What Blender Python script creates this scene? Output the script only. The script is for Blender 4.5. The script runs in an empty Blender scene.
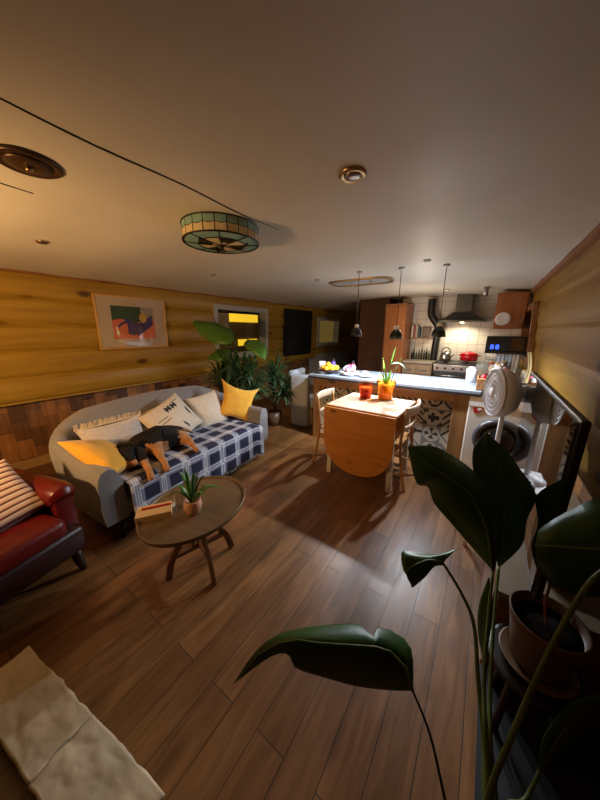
import bpy, bmesh, math, random
from mathutils import Vector, Matrix, Euler, noise
random.seed(7)
C = bpy.context.scene.collection
D = bpy.data
PI = math.pi
# ------------------------------------------------------------------ camera
sc = bpy.context.scene
cd = D.cameras.new('camera'); cam = D.objects.new('camera', cd); C.objects.link(cam)
cd.sensor_fit = 'HORIZONTAL'; cd.sensor_width = 36; cd.lens = 36*270/600; cd.clip_start = .02
_f = Vector((190, -70, 270)).normalized()                 # boat's long axis seen by the camera
_d = Vector((0, 1, 0)); _d = Vector((0, 1, 70/270)).normalized()
_z = -_d; _x = _f.cross(_z)
R3 = Matrix((_x, _f, _z))                                 # rows: world X, Y, Z in camera (right, down, fwd)
right = R3.col[0]; up = -R3.col[1]; back = -R3.col[2]
cam.matrix_world = Matrix(((right.x, up.x, back.x, 0), (right.y, up.y, back.y, 0), (right.z, up.z, back.z, 1.45), (0, 0, 0, 1)))
sc.camera = cam
# ------------------------------------------------------------------ world, light, exposure
sc.view_settings.view_transform = 'Standard'; sc.view_settings.look = 'None'
sc.view_settings.gamma = 1; sc.view_settings.use_curve_mapping = False
sc.view_settings.exposure = 0.2
w = D.worlds.new('night'); sc.world = w; w.use_nodes = True
w.node_tree.nodes['Background'].inputs[0].default_value = (.02, .03, .06, 1)
w.node_tree.nodes['Background'].inputs[1].default_value = .05
def light(name, kind, loc, power, col, size=.05, aim=None, spot=None, blend=.5):
    l = D.lights.new(name, kind); l.energy = power; l.color = col
    if kind == 'AREA': l.size = size
    else: l.shadow_soft_size = size
    if spot: l.spot_size = spot; l.spot_blend = blend
    o = D.objects.new(name, l); C.objects.link(o); o.location = loc
    if aim is not None: o.rotation_euler = (Vector(aim)-Vector(loc)).to_track_quat('-Z', 'Y').to_euler()
    return o
WARM = (1, .56, .22); TUNG = (1, .74, .46); COOL = (.80, .89, 1)
light('reading_lamp_light', 'SPOT', (-1.95, -.60, 1.22), 112, WARM, .05, (-2.75, 1.0, 1.60), 2.95, 1.0)
light('kitchen_spot_light', 'SPOT', (-.62, 4.78, 1.95), 60, (1, .85, .72), .04, (-.8, 3.4, 0), 1.7, .8)
light('galley_fill_light', 'POINT', (-.95, 4.6, 1.35), 15, (1, .84, .70), .10)  # unseen fill added to brighten the galley, has no fitting
light('outdoor_fill_light', 'POINT', (-4.75, 4.3, 2.7), 16, (1, .72, .35), .1)  # added outdoor fill, out of view, brightens the panes and the hull
light('hood_light', 'SPOT', (-.42, 5.52, 1.56), 22, (1, .86, .62), .02, (-.42, 5.62, .9), 2.7, .6)
# ------------------------------------------------------------------ materials
def mat(name, col, rough=.6, metal=0, emit=None, estr=0, trans=0, ior=1.45, spec=.5, alpha=1, bump=0, bscale=40, var=0, vscale=6, stretch=(1,1,1), sheen=0, col2=None, coat=0):
    m = D.materials.new(name); m.use_nodes = True; nt = m.node_tree; b = nt.nodes['Principled BSDF']
    b.inputs['Base Color'].default_value = (*col, 1); b.inputs['Roughness'].default_value = rough
    b.inputs['Metallic'].default_value = metal; b.inputs['Specular IOR Level'].default_value = spec
    b.inputs['Transmission Weight'].default_value = trans; b.inputs['IOR'].default_value = ior
    b.inputs['Sheen Weight'].default_value = sheen; b.inputs['Coat Weight'].default_value = coat
    if emit: b.inputs['Emission Color'].default_value = (*emit, 1); b.inputs['Emission Strength'].default_value = estr
    L = nt.links.new
    if var or bump or True:
        tc = nt.nodes.new('ShaderNodeTexCoord'); mp = nt.nodes.new('ShaderNodeMapping'); mp.inputs['Scale'].default_value = stretch
        L(tc.outputs['Object'], mp.inputs[0])
        n = nt.nodes.new('ShaderNodeTexNoise'); n.inputs['Scale'].default_value = vscale; n.inputs['Detail'].default_value = 5
        L(mp.outputs[0], n.inputs[0])
        cr = nt.nodes.new('ShaderNodeValToRGB'); v = var if var else .04
        c2 = col2 if col2 else tuple(x*(1-v) for x in col); c1 = tuple(min(1, x*(1+v*.6)) for x in col)
        cr.color_ramp.elements[0].position = .32; cr.color_ramp.elements[1].position = .68
        cr.color_ramp.elements[0].color = (*c2, 1); cr.color_ramp.elements[1].color = (*c1, 1)
        L(n.outputs['Fac'], cr.inputs[0]); L(cr.outputs[0], b.inputs['Base Color'])
    if bump:
        n2 = nt.nodes.new('ShaderNodeTexNoise'); n2.inputs['Scale'].default_value = bscale; n2.inputs['Detail'].default_value = 4
        L(mp.outputs[0], n2.inputs[0]); bp = nt.nodes.new('ShaderNodeBump'); bp.inputs['Strength'].default_value = bump; bp.inputs['Distance'].default_value = .01
        L(n2.outputs['Fac'], bp.inputs['Height']); L(bp.outputs[0], b.inputs['Normal'])
    return m
def wood(name, c1, c2, rough=.45, axis='Y', scale=9, knots=True, spec=.5, bump=.08, coat=0):
    m = D.materials.new(name); m.use_nodes = True; nt = m.node_tree; b = nt.nodes['Principled BSDF']; L = nt.links.new; N = nt.nodes.new
    tc = N('ShaderNodeTexCoord'); mp = N('ShaderNodeMapping')
    s = {'X': (.09, 1, 1), 'Y': (1, .09, 1), 'Z': (1, 1, .09)}[axis]; mp.inputs['Scale'].default_value = s
    L(tc.outputs['Object'], mp.inputs[0])
    n = N('ShaderNodeTexNoise'); n.inputs['Scale'].default_value = scale*3; n.inputs['Detail'].default_value = 8; n.inputs['Distortion'].default_value = .8
    L(mp.outputs[0], n.inputs[0])
    cr = N('ShaderNodeValToRGB'); e = cr.color_ramp.elements; e[0].position = .3; e[1].position = .7; e[0].color = (*c2, 1); e[1].color = (*c1, 1)
    L(n.outputs['Fac'], cr.inputs[0]); last = cr.outputs[0]
    if knots:
        mp2 = N('ShaderNodeMapping'); mp2.inputs['Scale'].default_value = tuple(.45 if q < 1 else 1 for q in s); L(tc.outputs['Object'], mp2.inputs[0])
        v = N('ShaderNodeTexVoronoi'); v.inputs['Scale'].default_value = scale*.9; L(mp2.outputs[0], v.inputs[0])
        r2 = N('ShaderNodeValToRGB'); r2.color_ramp.elements[0].position = .09; r2.color_ramp.elements[1].position = .19
        r2.color_ramp.elements[0].color = (.16, .08, .04, 1); r2.color_ramp.elements[1].color = (1, 1, 1, 1)
        L(v.outputs['Distance'], r2.inputs[0]); mx = N('ShaderNodeMix'); mx.data_type = 'RGBA'; mx.blend_type = 'MULTIPLY'; mx.inputs[0].default_value = .85
        L(last, mx.inputs[6]); L(r2.outputs[0], mx.inputs[7]); last = mx.outputs[2]
    L(last, b.inputs['Base Color']); b.inputs['Roughness'].default_value = rough; b.inputs['Specular IOR Level'].default_value = spec; b.inputs['Coat Weight'].default_value = coat
    bp = N('ShaderNodeBump'); bp.inputs['Strength'].default_value = bump; bp.inputs['Distance'].default_value = .01
    L(n.outputs['Fac'], bp.inputs['Height']); L(bp.outputs[0], b.inputs['Normal'])
    return m
def plank_floor():
    m = D.materials.new('oak_planks'); m.use_nodes = True; nt = m.node_tree; b = nt.nodes['Principled BSDF']; L = nt.links.new; N = nt.nodes.new
    tc = N('ShaderNodeTexCoord'); mp = N('ShaderNodeMapping'); mp.inputs['Rotation'].default_value = (0, 0, PI/2); L(tc.outputs['Object'], mp.inputs[0])
    br = N('ShaderNodeTexBrick'); br.inputs['Scale'].default_value = 1; br.inputs['Brick Width'].default_value = 1.25; br.inputs['Row Height'].default_value = .128
    br.inputs['Mortar Size'].default_value = .0022; br.inputs['Mortar Smooth'].default_value = .2; br.offset = .37; br.inputs['Bias'].default_value = 0
    br.inputs['Color1'].default_value = (.38, .180, .060, 1); br.inputs['Color2'].default_value = (.235, .104, .033, 1); br.inputs['Mortar'].default_value = (.075, .04, .018, 1)
    L(mp.outputs[0], br.inputs[0])
    mp2 = N('ShaderNodeMapping'); mp2.inputs['Scale'].default_value = (1, .10, 1); L(tc.outputs['Object'], mp2.inputs[0])
    n = N('ShaderNodeTexNoise'); n.inputs['Scale'].default_value = 26; n.inputs['Detail'].default_value = 9; n.inputs['Distortion'].default_value = 1.1; L(mp2.outputs[0], n.inputs[0])
    cr = N('ShaderNodeValToRGB'); e = cr.color_ramp.elements; e[0].position = .28; e[1].position = .72; e[0].color = (.50, .47, .45, 1); e[1].color = (1.12, 1.12, 1.12, 1); L(n.outputs['Fac'], cr.inputs[0])
    mx = N('ShaderNodeMix'); mx.data_type = 'RGBA'; mx.blend_type = 'MULTIPLY'; mx.inputs[0].default_value = .9; L(br.outputs['Color'], mx.inputs[6]); L(cr.outputs[0], mx.inputs[7])
    n3 = N('ShaderNodeTexNoise'); n3.inputs['Scale'].default_value = 2.2; n3.inputs['Detail'].default_value = 4; mp3 = N('ShaderNodeMapping'); mp3.inputs['Scale'].default_value = (1.6, .6, 1); L(tc.outputs['Object'], mp3.inputs[0]); L(mp3.outputs[0], n3.inputs[0])
    c3 = N('ShaderNodeValToRGB'); e = c3.color_ramp.elements; e[0].position = .3; e[1].position = .75; e[0].color = (.55, .50, .47, 1); e[1].color = (1.15, 1.12, 1.1, 1); L(n3.outputs['Fac'], c3.inputs[0])
    m2 = N('ShaderNodeMix'); m2.data_type = 'RGBA'; m2.blend_type = 'MULTIPLY'; m2.inputs[0].default_value = 1; L(mx.outputs[2], m2.inputs[6]); L(c3.outputs[0], m2.inputs[7])
    mp4 = N('ShaderNodeMapping'); mp4.inputs['Scale'].default_value = (1, .35, 1); L(tc.outputs['Object'], mp4.inputs[0])
    v = N('ShaderNodeTexVoronoi'); v.inputs['Scale'].default_value = 5.5; L(mp4.outputs[0], v.inputs[0]); r4 = N('ShaderNodeValToRGB')
    r4.color_ramp.elements[0].position = .04; r4.color_ramp.elements[1].position = .24; r4.color_ramp.elements[0].color = (.22, .17, .14, 1); r4.color_ramp.elements[1].color = (1, 1, 1, 1); L(v.outputs['Distance'], r4.inputs[0])
    m3 = N('ShaderNodeMix'); m3.data_type = 'RGBA'; m3.blend_type = 'MULTIPLY'; m3.inputs[0].default_value = .8; L(m2.outputs[2], m3.inputs[6]); L(r4.outputs[0], m3.inputs[7])
    L(m3.outputs[2], b.inputs['Base Color']); b.inputs['Roughness'].default_value = .42
    ra = N('ShaderNodeMapRange'); ra.inputs[3].default_value = .27; ra.inputs[4].default_value = .48; L(n.outputs['Fac'], ra.inputs[0]); L(ra.outputs[0], b.inputs['Roughness'])
    ad = N('ShaderNodeMath'); ad.operation = 'MULTIPLY_ADD'; L(n.outputs['Fac'], ad.inputs[0]); ad.inputs[1].default_value = .25
    inv = N('ShaderNodeMath'); inv.operation = 'SUBTRACT'; inv.inputs[0].default_value = 1; L(br.outputs['Fac'], inv.inputs[1]); L(inv.outputs[0], ad.inputs[2])
    bp = N('ShaderNodeBump'); bp.inputs['Strength'].default_value = .35; bp.inputs['Distance'].default_value = .004; L(ad.outputs[0], bp.inputs['Height']); L(bp.outputs[0], b.inputs['Normal'])
    return m
def brickmat(name, ca, cb, mortar, bw, rh, ms, rot, offset, rough, grain=None, bump=.4):
    m = D.materials.new(name); m.use_nodes = True; nt = m.node_tree; b = nt.nodes['Principled BSDF']; L = nt.links.new; N = nt.nodes.new
    tc = N('ShaderNodeTexCoord'); mp = N('ShaderNodeMapping'); mp.inputs['Rotation'].default_value = rot; L(tc.outputs['Object'], mp.inputs[0])
    br = N('ShaderNodeTexBrick'); br.inputs['Scale'].default_value = 1; br.inputs['Brick Width'].default_value = bw; br.inputs['Row Height'].default_value = rh
    br.inputs['Mortar Size'].default_value = ms; br.offset = offset; br.inputs['Color1'].default_value = (*ca, 1); br.inputs['Color2'].default_value = (*cb, 1); br.inputs['Mortar'].default_value = (*mortar, 1)
    L(mp.outputs[0], br.inputs[0]); last = br.outputs['Color']
    if grain:
        mp2 = N('ShaderNodeMapping'); mp2.inputs['Scale'].default_value = grain; L(tc.outputs['Object'], mp2.inputs[0])
        n = N('ShaderNodeTexNoise'); n.inputs['Scale'].default_value = 24; n.inputs['Detail'].default_value = 7; L(mp2.outputs[0], n.inputs[0])
        cr = N('ShaderNodeValToRGB'); e = cr.color_ramp.elements; e[0].position = .3; e[1].position = .7; e[0].color = (.55, .52, .5, 1); e[1].color = (1.1, 1.1, 1.1, 1); L(n.outputs['Fac'], cr.inputs[0])
        mx = N('ShaderNodeMix'); mx.data_type = 'RGBA'; mx.blend_type = 'MULTIPLY'; mx.inputs[0].default_value = 1; L(last, mx.inputs[6]); L(cr.outputs[0], mx.inputs[7]); last = mx.outputs[2]
    L(last, b.inputs['Base Color']); b.inputs['Roughness'].default_value = rough
    inv = N('ShaderNodeMath'); inv.operation = 'SUBTRACT'; inv.inputs[0].default_value = 1; L(br.outputs['Fac'], inv.inputs[1])
    bp = N('ShaderNodeBump'); bp.inputs['Strength'].default_value = bump; bp.inputs['Distance'].default_value = .004; L(inv.outputs[0], bp.inputs['Height']); L(bp.outputs[0], b.inputs['Normal'])
    return m
def glass(name, col=(1, 1, 1), rough=0, ior=1.45):
    # thin walled glass: clear with a Fresnel sheen
    m = D.materials.new(name); m.use_nodes = True; nt = m.node_tree; nt.nodes.remove(nt.nodes['Principled BSDF'])
    tr = nt.nodes.new('ShaderNodeBsdfTransparent'); tr.inputs[0].default_value = (*col, 1)
    gl = nt.nodes.new('ShaderNodeBsdfGlossy'); gl.inputs['Roughness'].default_value = rough+.02; lw = nt.nodes.new('ShaderNodeLayerWeight'); lw.inputs[0].default_value = .5; pw = nt.nodes.new('ShaderNodeMath'); pw.operation = 'POWER'; pw.inputs[1].default_value = 5; fr = nt.nodes.new('ShaderNodeMath'); fr.operation = 'MULTIPLY_ADD'; fr.inputs[1].default_value = .85; fr.inputs[2].default_value = .035
    nt.links.new(lw.outputs['Facing'], pw.inputs[0]); nt.links.new(pw.outputs[0], fr.inputs[0])
    mx = nt.nodes.new('ShaderNodeMixShader'); L = nt.links.new; L(fr.outputs[0], mx.inputs[0]); L(tr.outputs[0], mx.inputs[1]); L(gl.outputs[0], mx.inputs[2]); L(mx.outputs[0], nt.nodes['Material Output'].inputs[0])
    return m
M = {}
M['ceil'] = mat('painted_ceiling', (.66, .625, .53), .5, var=.07, vscale=1.3, bump=.03, bscale=3)
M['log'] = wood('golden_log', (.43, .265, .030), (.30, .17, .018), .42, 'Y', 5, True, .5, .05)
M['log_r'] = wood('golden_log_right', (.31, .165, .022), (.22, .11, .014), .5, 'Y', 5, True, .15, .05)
M['trimwood'] = wood('trim_pine', (.30, .13, .045), (.20, .08, .025), .5, 'Y', 8, True, .2)
M['skirt'] = wood('skirting_pine', (.44, .27, .10), (.33, .19, .07), .45, 'Y', 8)
M['floor'] = plank_floor()
M['panel'] = brickmat('reclaimed_panels', (.46, .20, .055), (.05, .025, .012), (.02, .01, .005), .21, .125, .0012, (0, PI/2, 0), .5, .55, (1, 1, .12))
M['dark'] = wood('dark_bulkhead', (.085, .030, .012), (.05, .017, .007), .4, 'Z', 6, False)
M['orange'] = wood('stained_cabinet', (.36, .125, .035), (.25, .08, .022), .4, 'Z', 6, False)
M['oak'] = wood('oak_frame', (.36, .19, .07), (.23, .11, .04), .4, 'Z', 7)
M['oakx'] = wood('oak_frame_rail', (.36, .19, .07), (.23, .11, .04), .4, 'X', 7)
M['cab'] = wood('limed_oak', (.33, .22, .12), (.25, .16, .085), .5, 'Z', 7, False)
M['pine'] = wood('varnished_pine', (.62, .25, .045), (.48, .17, .03), .32, 'X', 9, True, .5, .03)
M['pine_top'] = wood('worn_pine_top', (.62, .47, .33), (.50, .35, .23), .3, 'X', 9, True)
M['pine_leg'] = wood('pine_leg', (.52, .27, .09), (.40, .19, .06), .35, 'Z', 9, False)
M['cream'] = mat('cream_paint', (.62, .57, .46), .5, var=.08)
M['walnut'] = wood('walnut', (.24, .09, .035), (.10, .042, .018), .32, 'Y', 8, False, .5, .03)
M['walnut_top'] = wood('walnut_top', (.185, .115, .055), (.12, .07, .033), .33, 'X', 5, False, .5, .02)
M['tile'] = brickmat('wall_tiles', (.66, .62, .55), (.60, .56, .49), (.30, .25, .19), .15, .15, .003, (PI/2, 0, 0), 0, .25, None, .5)
M['fabric'] = mat('grey_tweed', (.215, .205, .205), .9, var=.12, vscale=90, bump=.25, bscale=260, sheen=.3)
M['fabric_b'] = mat('button_fabric', (.12, .115, .115), .9)
M['linen'] = mat('cream_linen', (.62, .53, .41), .9, var=.07, vscale=30, bump=.2, bscale=120, sheen=.2)
M['plush'] = mat('silver_plush', (.47, .44, .42), .85, var=.12, vscale=40, bump=.3, bscale=80, sheen=.5)
M['fringe'] = mat('cream_fringe', (.74, .60, .40), .9, bump=.4, bscale=80)
M['mustard'] = mat('mustard_velvet', (.78, .40, .028), .8, var=.1, vscale=14, bump=.2, bscale=60, sheen=.4)
M['black'] = mat('black_paint', (.012, .012, .013), .35)
M['blackp'] = mat('print_black', (.02, .02, .022), .8)
M['navy'] = mat('navy_wool', (.018, .020, .050), .9, bump=.2, bscale=200)
M['bluegrey'] = mat('blue_grey_wool', (.21, .23, .32), .9, bump=.2, bscale=200)
M['white_wool'] = mat('white_wool', (.58, .58, .60), .9, bump=.2, bscale=200)
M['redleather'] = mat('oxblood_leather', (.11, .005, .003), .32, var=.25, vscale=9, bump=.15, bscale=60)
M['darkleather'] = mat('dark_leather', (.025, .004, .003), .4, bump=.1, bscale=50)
M['darkwood'] = mat('dark_turned_wood', (.02, .012, .009), .4)
M['stone'] = mat('riven_stone', (.66, .56, .37), .7, var=.22, vscale=5, bump=.9, bscale=7)
M['stonebase'] = mat('hearth_base', (.10, .09, .075), .8, bump=.5, bscale=15)
M['white'] = mat('white_plastic', (.80, .78, .79), .4)
M['enamel'] = mat('white_enamel', (.68, .66, .62), .3)
M['counter'] = mat('pale_laminate', (.30, .35, .42), .3, var=.07, vscale=9)
M['edge'] = mat('dark_edge', (.02, .018, .018), .5)
M['steel'] = mat('brushed_steel', (.42, .40, .38), .3, 1)
M['steel_d'] = mat('hood_steel', (.10, .10, .095), .35, 1)
M['brass'] = mat('aged_brass', (.50, .36, .18), .3, 1)
M['bronze'] = mat('vent_bronze', (.075, .042, .025), .35, .5)
M['greypaint'] = mat('grey_frame_paint', (.42, .44, .44), .5, var=.08)
M['chalk'] = mat('blackboard', (.011, .012, .013), .55, var=.3, vscale=5)
M['chalkline'] = mat('chalk_marks', (.16, .16, .16), .9)
M['glass'] = glass('clear_glass')
M['pane'] = glass('window_pane', (1, 1, 1), 0, 1.5)
M['amber'] = glass('amber_glass', (1, .74, .36), .08); M['redglass'] = glass('red_amber_glass', (.98, .48, .24), .08)
M['screen'] = mat('glossy_black_screen', (.006, .006, .007), .02, spec=.5, ior=2.6)
M['terra'] = mat('terracotta', (.52, .20, .09), .6, var=.12, vscale=12)
M['brownpot'] = mat('brown_glazed_pot', (.15, .08, .038), .4, var=.15)
M['soil'] = mat('potting_soil', (.009, .006, .004), 1, spec=.1, bump=.5, bscale=60)
M['red'] = mat('red_enamel', (.55, .01, .012), .25)
M['redlabel'] = mat('red_label', (.42, .02, .02), .4)
M['plate'] = mat('glazed_china', (.70, .68, .66), .2)
M['bowl'] = mat('dark_bowl', (.055, .022, .012), .35)
M['orangefruit'] = mat('orange_peel', (.90, .36, .02), .5, bump=.1, bscale=90)
M['lemon'] = mat('lemon_peel', (.92, .70, .03), .45, bump=.1, bscale=90)
M['pink'] = mat('pink_paper', (.75, .10, .20), .6); M['violet'] = mat('violet_cap', (.16, .08, .50), .5)
M['basket'] = mat('wicker', (.34, .15, .045), .7, bump=1, bscale=90, var=.3, vscale=60)
M['cloth_b'] = mat('pale_blue_cloth', (.46, .50, .55), .85, bump=.2, bscale=40)
M['cloth_y'] = mat('yellow_cloth', (.62, .48, .22), .85)
M['cork'] = mat('book_cloth', (.62, .40, .17), .7); M['page'] = mat('paper', (.72, .66, .54), .8)
M['bluedigit'] = mat('blue_display', (.01, .02, .3), .4, emit=(.03, .09, 1), estr=5)
M['led_g'] = mat('green_led', (.01, .2, .05), .4, emit=(.1, 1, .2), estr=1.5)
M['led_b'] = mat('blue_led', (.01, .02, .3), .4, emit=(.12, .12, 1), estr=4)
M['bulb'] = mat('lamp_bulb', (1, 1, 1), .4, emit=(.9, .94, 1), estr=25)
M['bulbw'] = mat('warm_bulb', (1, 1, 1), .4, emit=(1, .75, .4), estr=25)
M['teal'] = mat('teal_stained_glass', (.24, .42, .38), .25, var=.15, vscale=20); M['ambertile'] = mat('amber_stained_glass', (.66, .54, .32), .25, var=.15, vscale=20)
M['lead'] = mat('lead_came', (.03, .026, .02), .4, .6)
M['leafB'] = mat('banana_leaf', (.032, .092, .013), .38, var=.3, vscale=4, bump=.15, bscale=12, stretch=(1, 1, 1))
M['leafM'] = mat('fresh_leaf', (.085, .22, .03), .35, var=.2, vscale=6)
M['leafD'] = mat('dark_leaf', (.05, .11, .04), .4, var=.35, vscale=12)
M['leafL'] = mat('lime_leaf', (.22, .44, .05), .4, var=.2); M['leafT'] = mat('mint_leaf', (.24, .50, .36), .4)
M['stem'] = mat('green_stem', (.10, .15, .03), .45, var=.2); M['brownstem'] = mat('woody_stem', (.10, .065, .035), .7)
M['furb'] = mat('black_fur', (.009, .007, .006), .7, spec=.25, bump=.5, bscale=160, var=.4, vscale=30)
M['furt'] = mat('tan_fur', (.40, .17, .05), .75, bump=.4, bscale=160, var=.3, vscale=20, sheen=.2)
M['pale'] = mat('pale_wall_paint', (.42, .36, .29), .6, var=.06)
M['paleply'] = mat('pale_ply', (.17, .12, .07), .6, var=.1)
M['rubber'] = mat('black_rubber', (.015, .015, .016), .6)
M['yellow_glow'] = mat('reflection_glow', (.9, .6, .05), .6, emit=(1, .62, .03), estr=.8)  # emission stands for yellow light reflected in the window pane
M['olive_glow'] = mat('hedge_glow', (.25, .2, .05), .8, emit=(.55, .36, .08), estr=.16, var=.6, vscale=5)  # lamplight on the hedge put in as emission
M['outside'] = mat('added_hull', (.22, .17, .09), .7)
# ------------------------------------------------------------------ mesh helpers
class MB:
    def __init__(s): s.v = []; s.f = []; s.m = []
    def add(s, vs, fs, mi=0):
        o = len(s.v); s.v += [tuple(v) for v in vs]; s.f += [tuple(i+o for i in f) for f in fs]; s.m += [mi]*len(fs); return s
    def box(s, c, d, rot=None, mi=0):
        vs = []
        for x in (-.5, .5):
            for y in (-.5, .5):
                for z in (-.5, .5):
                    v = Vector((x*d[0], y*d[1], z*d[2]))
                    if rot is not None: v = Euler(rot).to_matrix() @ v
                    vs.append(v+Vector(c))
        return s.add(vs, [(0,1,3,2),(4,6,7,5),(0,4,5,1),(2,3,7,6),(0,2,6,4),(1,5,7,3)], mi)
    def bar(s, a, b, w, t=None, mi=0, up=(0, 0, 1)):
        a = Vector(a); b = Vector(b); t = t or w; d = (b-a).normalized(); u = Vector(up)
        if abs(d.dot(u)) > .95: u = Vector((0, 1, 0))
        x = d.cross(u).normalized(); y = x.cross(d); vs = []
        for p in (a, b):
            for i, j in ((-1,-1),(1,-1),(1,1),(-1,1)): vs.append(p+x*w/2*i+y*t/2*j)
        return s.add(vs, [(3,2,1,0),(4,5,6,7),(0,1,5,4),(1,2,6,5),(2,3,7,6),(3,0,4,7)], mi)
    def lathe(s, prof, c=(0, 0, 0), n=24, mi=0, axis='Z', cap=True):
        vs = []; fs = []
        for r, z in prof:
            for k in range(n):
                a = 2*PI*k/n; p = (r*math.cos(a), r*math.sin(a), z)
                if axis == 'X': p = (p[2], p[0], p[1])
                if axis == 'Y': p = (p[1], p[2], p[0])
                vs.append((p[0]+c[0], p[1]+c[1], p[2]+c[2]))
        for i in range(len(prof)-1):
            for k in range(n): a = i*n+k; b = i*n+(k+1) % n; fs.append((a, b, b+n, a+n))
        if cap: fs.append(tuple(range(n))[::-1]); fs.append(tuple((len(prof)-1)*n+k for k in range(n)))
        return s.add(vs, fs, mi)
    def tube(s, pts, r, n=8, mi=0):
        pts = [Vector(p) for p in pts]; rr = r if isinstance(r, (list, tuple)) else [r]*len(pts)
        vs = []; fs = []; u = None
        for i, p in enumerate(pts):
            t = (pts[min(i+1, len(pts)-1)]-pts[max(i-1, 0)]).normalized()
            if u is None: u = t.orthogonal().normalized()
            else: u = (u-t*u.dot(t)).normalized()
            w_ = t.cross(u)
            for k in range(n): a = 2*PI*k/n; vs.append(p+(u*math.cos(a)+w_*math.sin(a))*rr[i])
        for i in range(len(pts)-1):
            for k in range(n): a = i*n+k; b = i*n+(k+1) % n; fs.append((a, b, b+n, a+n))
        fs.append(tuple(range(n))[::-1]); fs.append(tuple((len(pts)-1)*n+k for k in range(n)))
        return s.add(vs, fs, mi)
    def ball(s, c, r, n=16, mi=0, sc_=(1, 1, 1)):
        pr = []
        m_ = n//2; vs = []; fs = []
        for i in range(m_+1):
            t = PI*i/m_
            for k in range(n): a = 2*PI*k/n; vs.append((c[0]+r*sc_[0]*math.sin(t)*math.cos(a), c[1]+r*sc_[1]*math.sin(t)*math.sin(a), c[2]-r*sc_[2]*math.cos(t)))
        for i in range(m_):
            for k in range(n): a = i*n+k; b = i*n+(k+1) % n; fs.append((a, b, b+n, a+n))
        return s.add(vs, fs, mi)
    def prism(s, poly, z0, z1, mi=0, axis='Z'):
        def P(x, y, z): return {'Z': (x, y, z), 'Y': (x, z, y), 'X': (z, x, y)}[axis]
        n = len(poly); vs = [P(x, y, z0) for x, y in poly]+[P(x, y, z1) for x, y in poly]
        return s.add(vs, [tuple(range(n))[::-1], tuple(range(n, 2*n))]+[(k, (k+1) % n, (k+1) % n+n, k+n) for k in range(n)], mi)
    def grid(s, fn, nu, nv, mfn=None, closed_u=False):
        vs = [fn(i/nu, j/nv) for i in range(nu+1) for j in range(nv+1)]; o = len(s.v); s.v += [tuple(v) for v in vs]
        for i in range(nu):
            for j in range(nv):
                a = o+i*(nv+1)+j; s.f.append((a, a+nv+1, a+nv+2, a+1)); s.m.append(mfn((i+.5)/nu, (j+.5)/nv) if mfn else 0)
        return s
    def build(s, name, mats, parent=None, smooth=False, bevel=0, loc=None, solid=0, subsurf=0, rz=0, segs=2, merge=False):
        me = D.meshes.new(name); me.from_pydata(s.v, [], s.f)
        if not isinstance(mats, (list, tuple)): mats = [mats]
        for m_ in mats: me.materials.append(m_)
        me.polygons.foreach_set('material_index', s.m)
        bm = bmesh.new(); bm.from_mesh(me)
        if merge: bmesh.ops.remove_doubles(bm, verts=bm.verts, dist=1e-5)
        bmesh.ops.recalc_face_normals(bm, faces=bm.faces) if not solid else None
        bm.to_mesh(me); bm.free()
        if smooth: me.polygons.foreach_set('use_smooth', [True]*len(me.polygons))
        o = D.objects.new(name, me); C.objects.link(o)
        if parent: o.parent = parent
        if loc: o.location = loc
        o.rotation_euler[2] = rz
        if bevel:
            b = o.modifiers.new('bevel', 'BEVEL'); b.width = bevel; b.segments = segs; b.limit_method = 'ANGLE'; b.angle_limit = .7
        if solid: q = o.modifiers.new('solid', 'SOLIDIFY'); q.thickness = solid; q.offset = 0
        if subsurf: q = o.modifiers.new('sub', 'SUBSURF'); q.levels = subsurf; q.render_levels = subsurf
        if smooth and not subsurf and smooth != 'all':
            pass
        return o
def tag(o, label, cat, group=None, kind=None):
    o['label'] = label; o['category'] = cat
    if group: o['group'] = group
    if kind: o['kind'] = kind
    return o
def struct(o, label, cat): o['kind'] = 'structure'; o['label'] = label; o['category'] = cat; return o
def thing(name, label, cat, loc=(0, 0, 0), rz=0, group=None):
    o = D.objects.new(name, None); C.objects.link(o); o.location = loc; o.rotation_euler[2] = rz; o.empty_display_size = .05
    return tag(o, label, cat, group)
def smoothpts(pts, n=6):
    pts = [Vector(p) for p in pts]; out = []
    for i in range(len(pts)-1):
        p0 = pts[max(i-1, 0)]; p1 = pts[i]; p2 = pts[i+1]; p3 = pts[min(i+2, len(pts)-1)]
        for k in range(n):
            t = k/n; out.append(.5*((2*p1)+(p2-p0)*t+(2*p0-5*p1+4*p2-p3)*t*t+(3*p1-p0-3*p2+p3)*t**3))
    out.append(pts[-1]); return out
def lerp(a, b, t): return a+(b-a)*t
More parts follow.
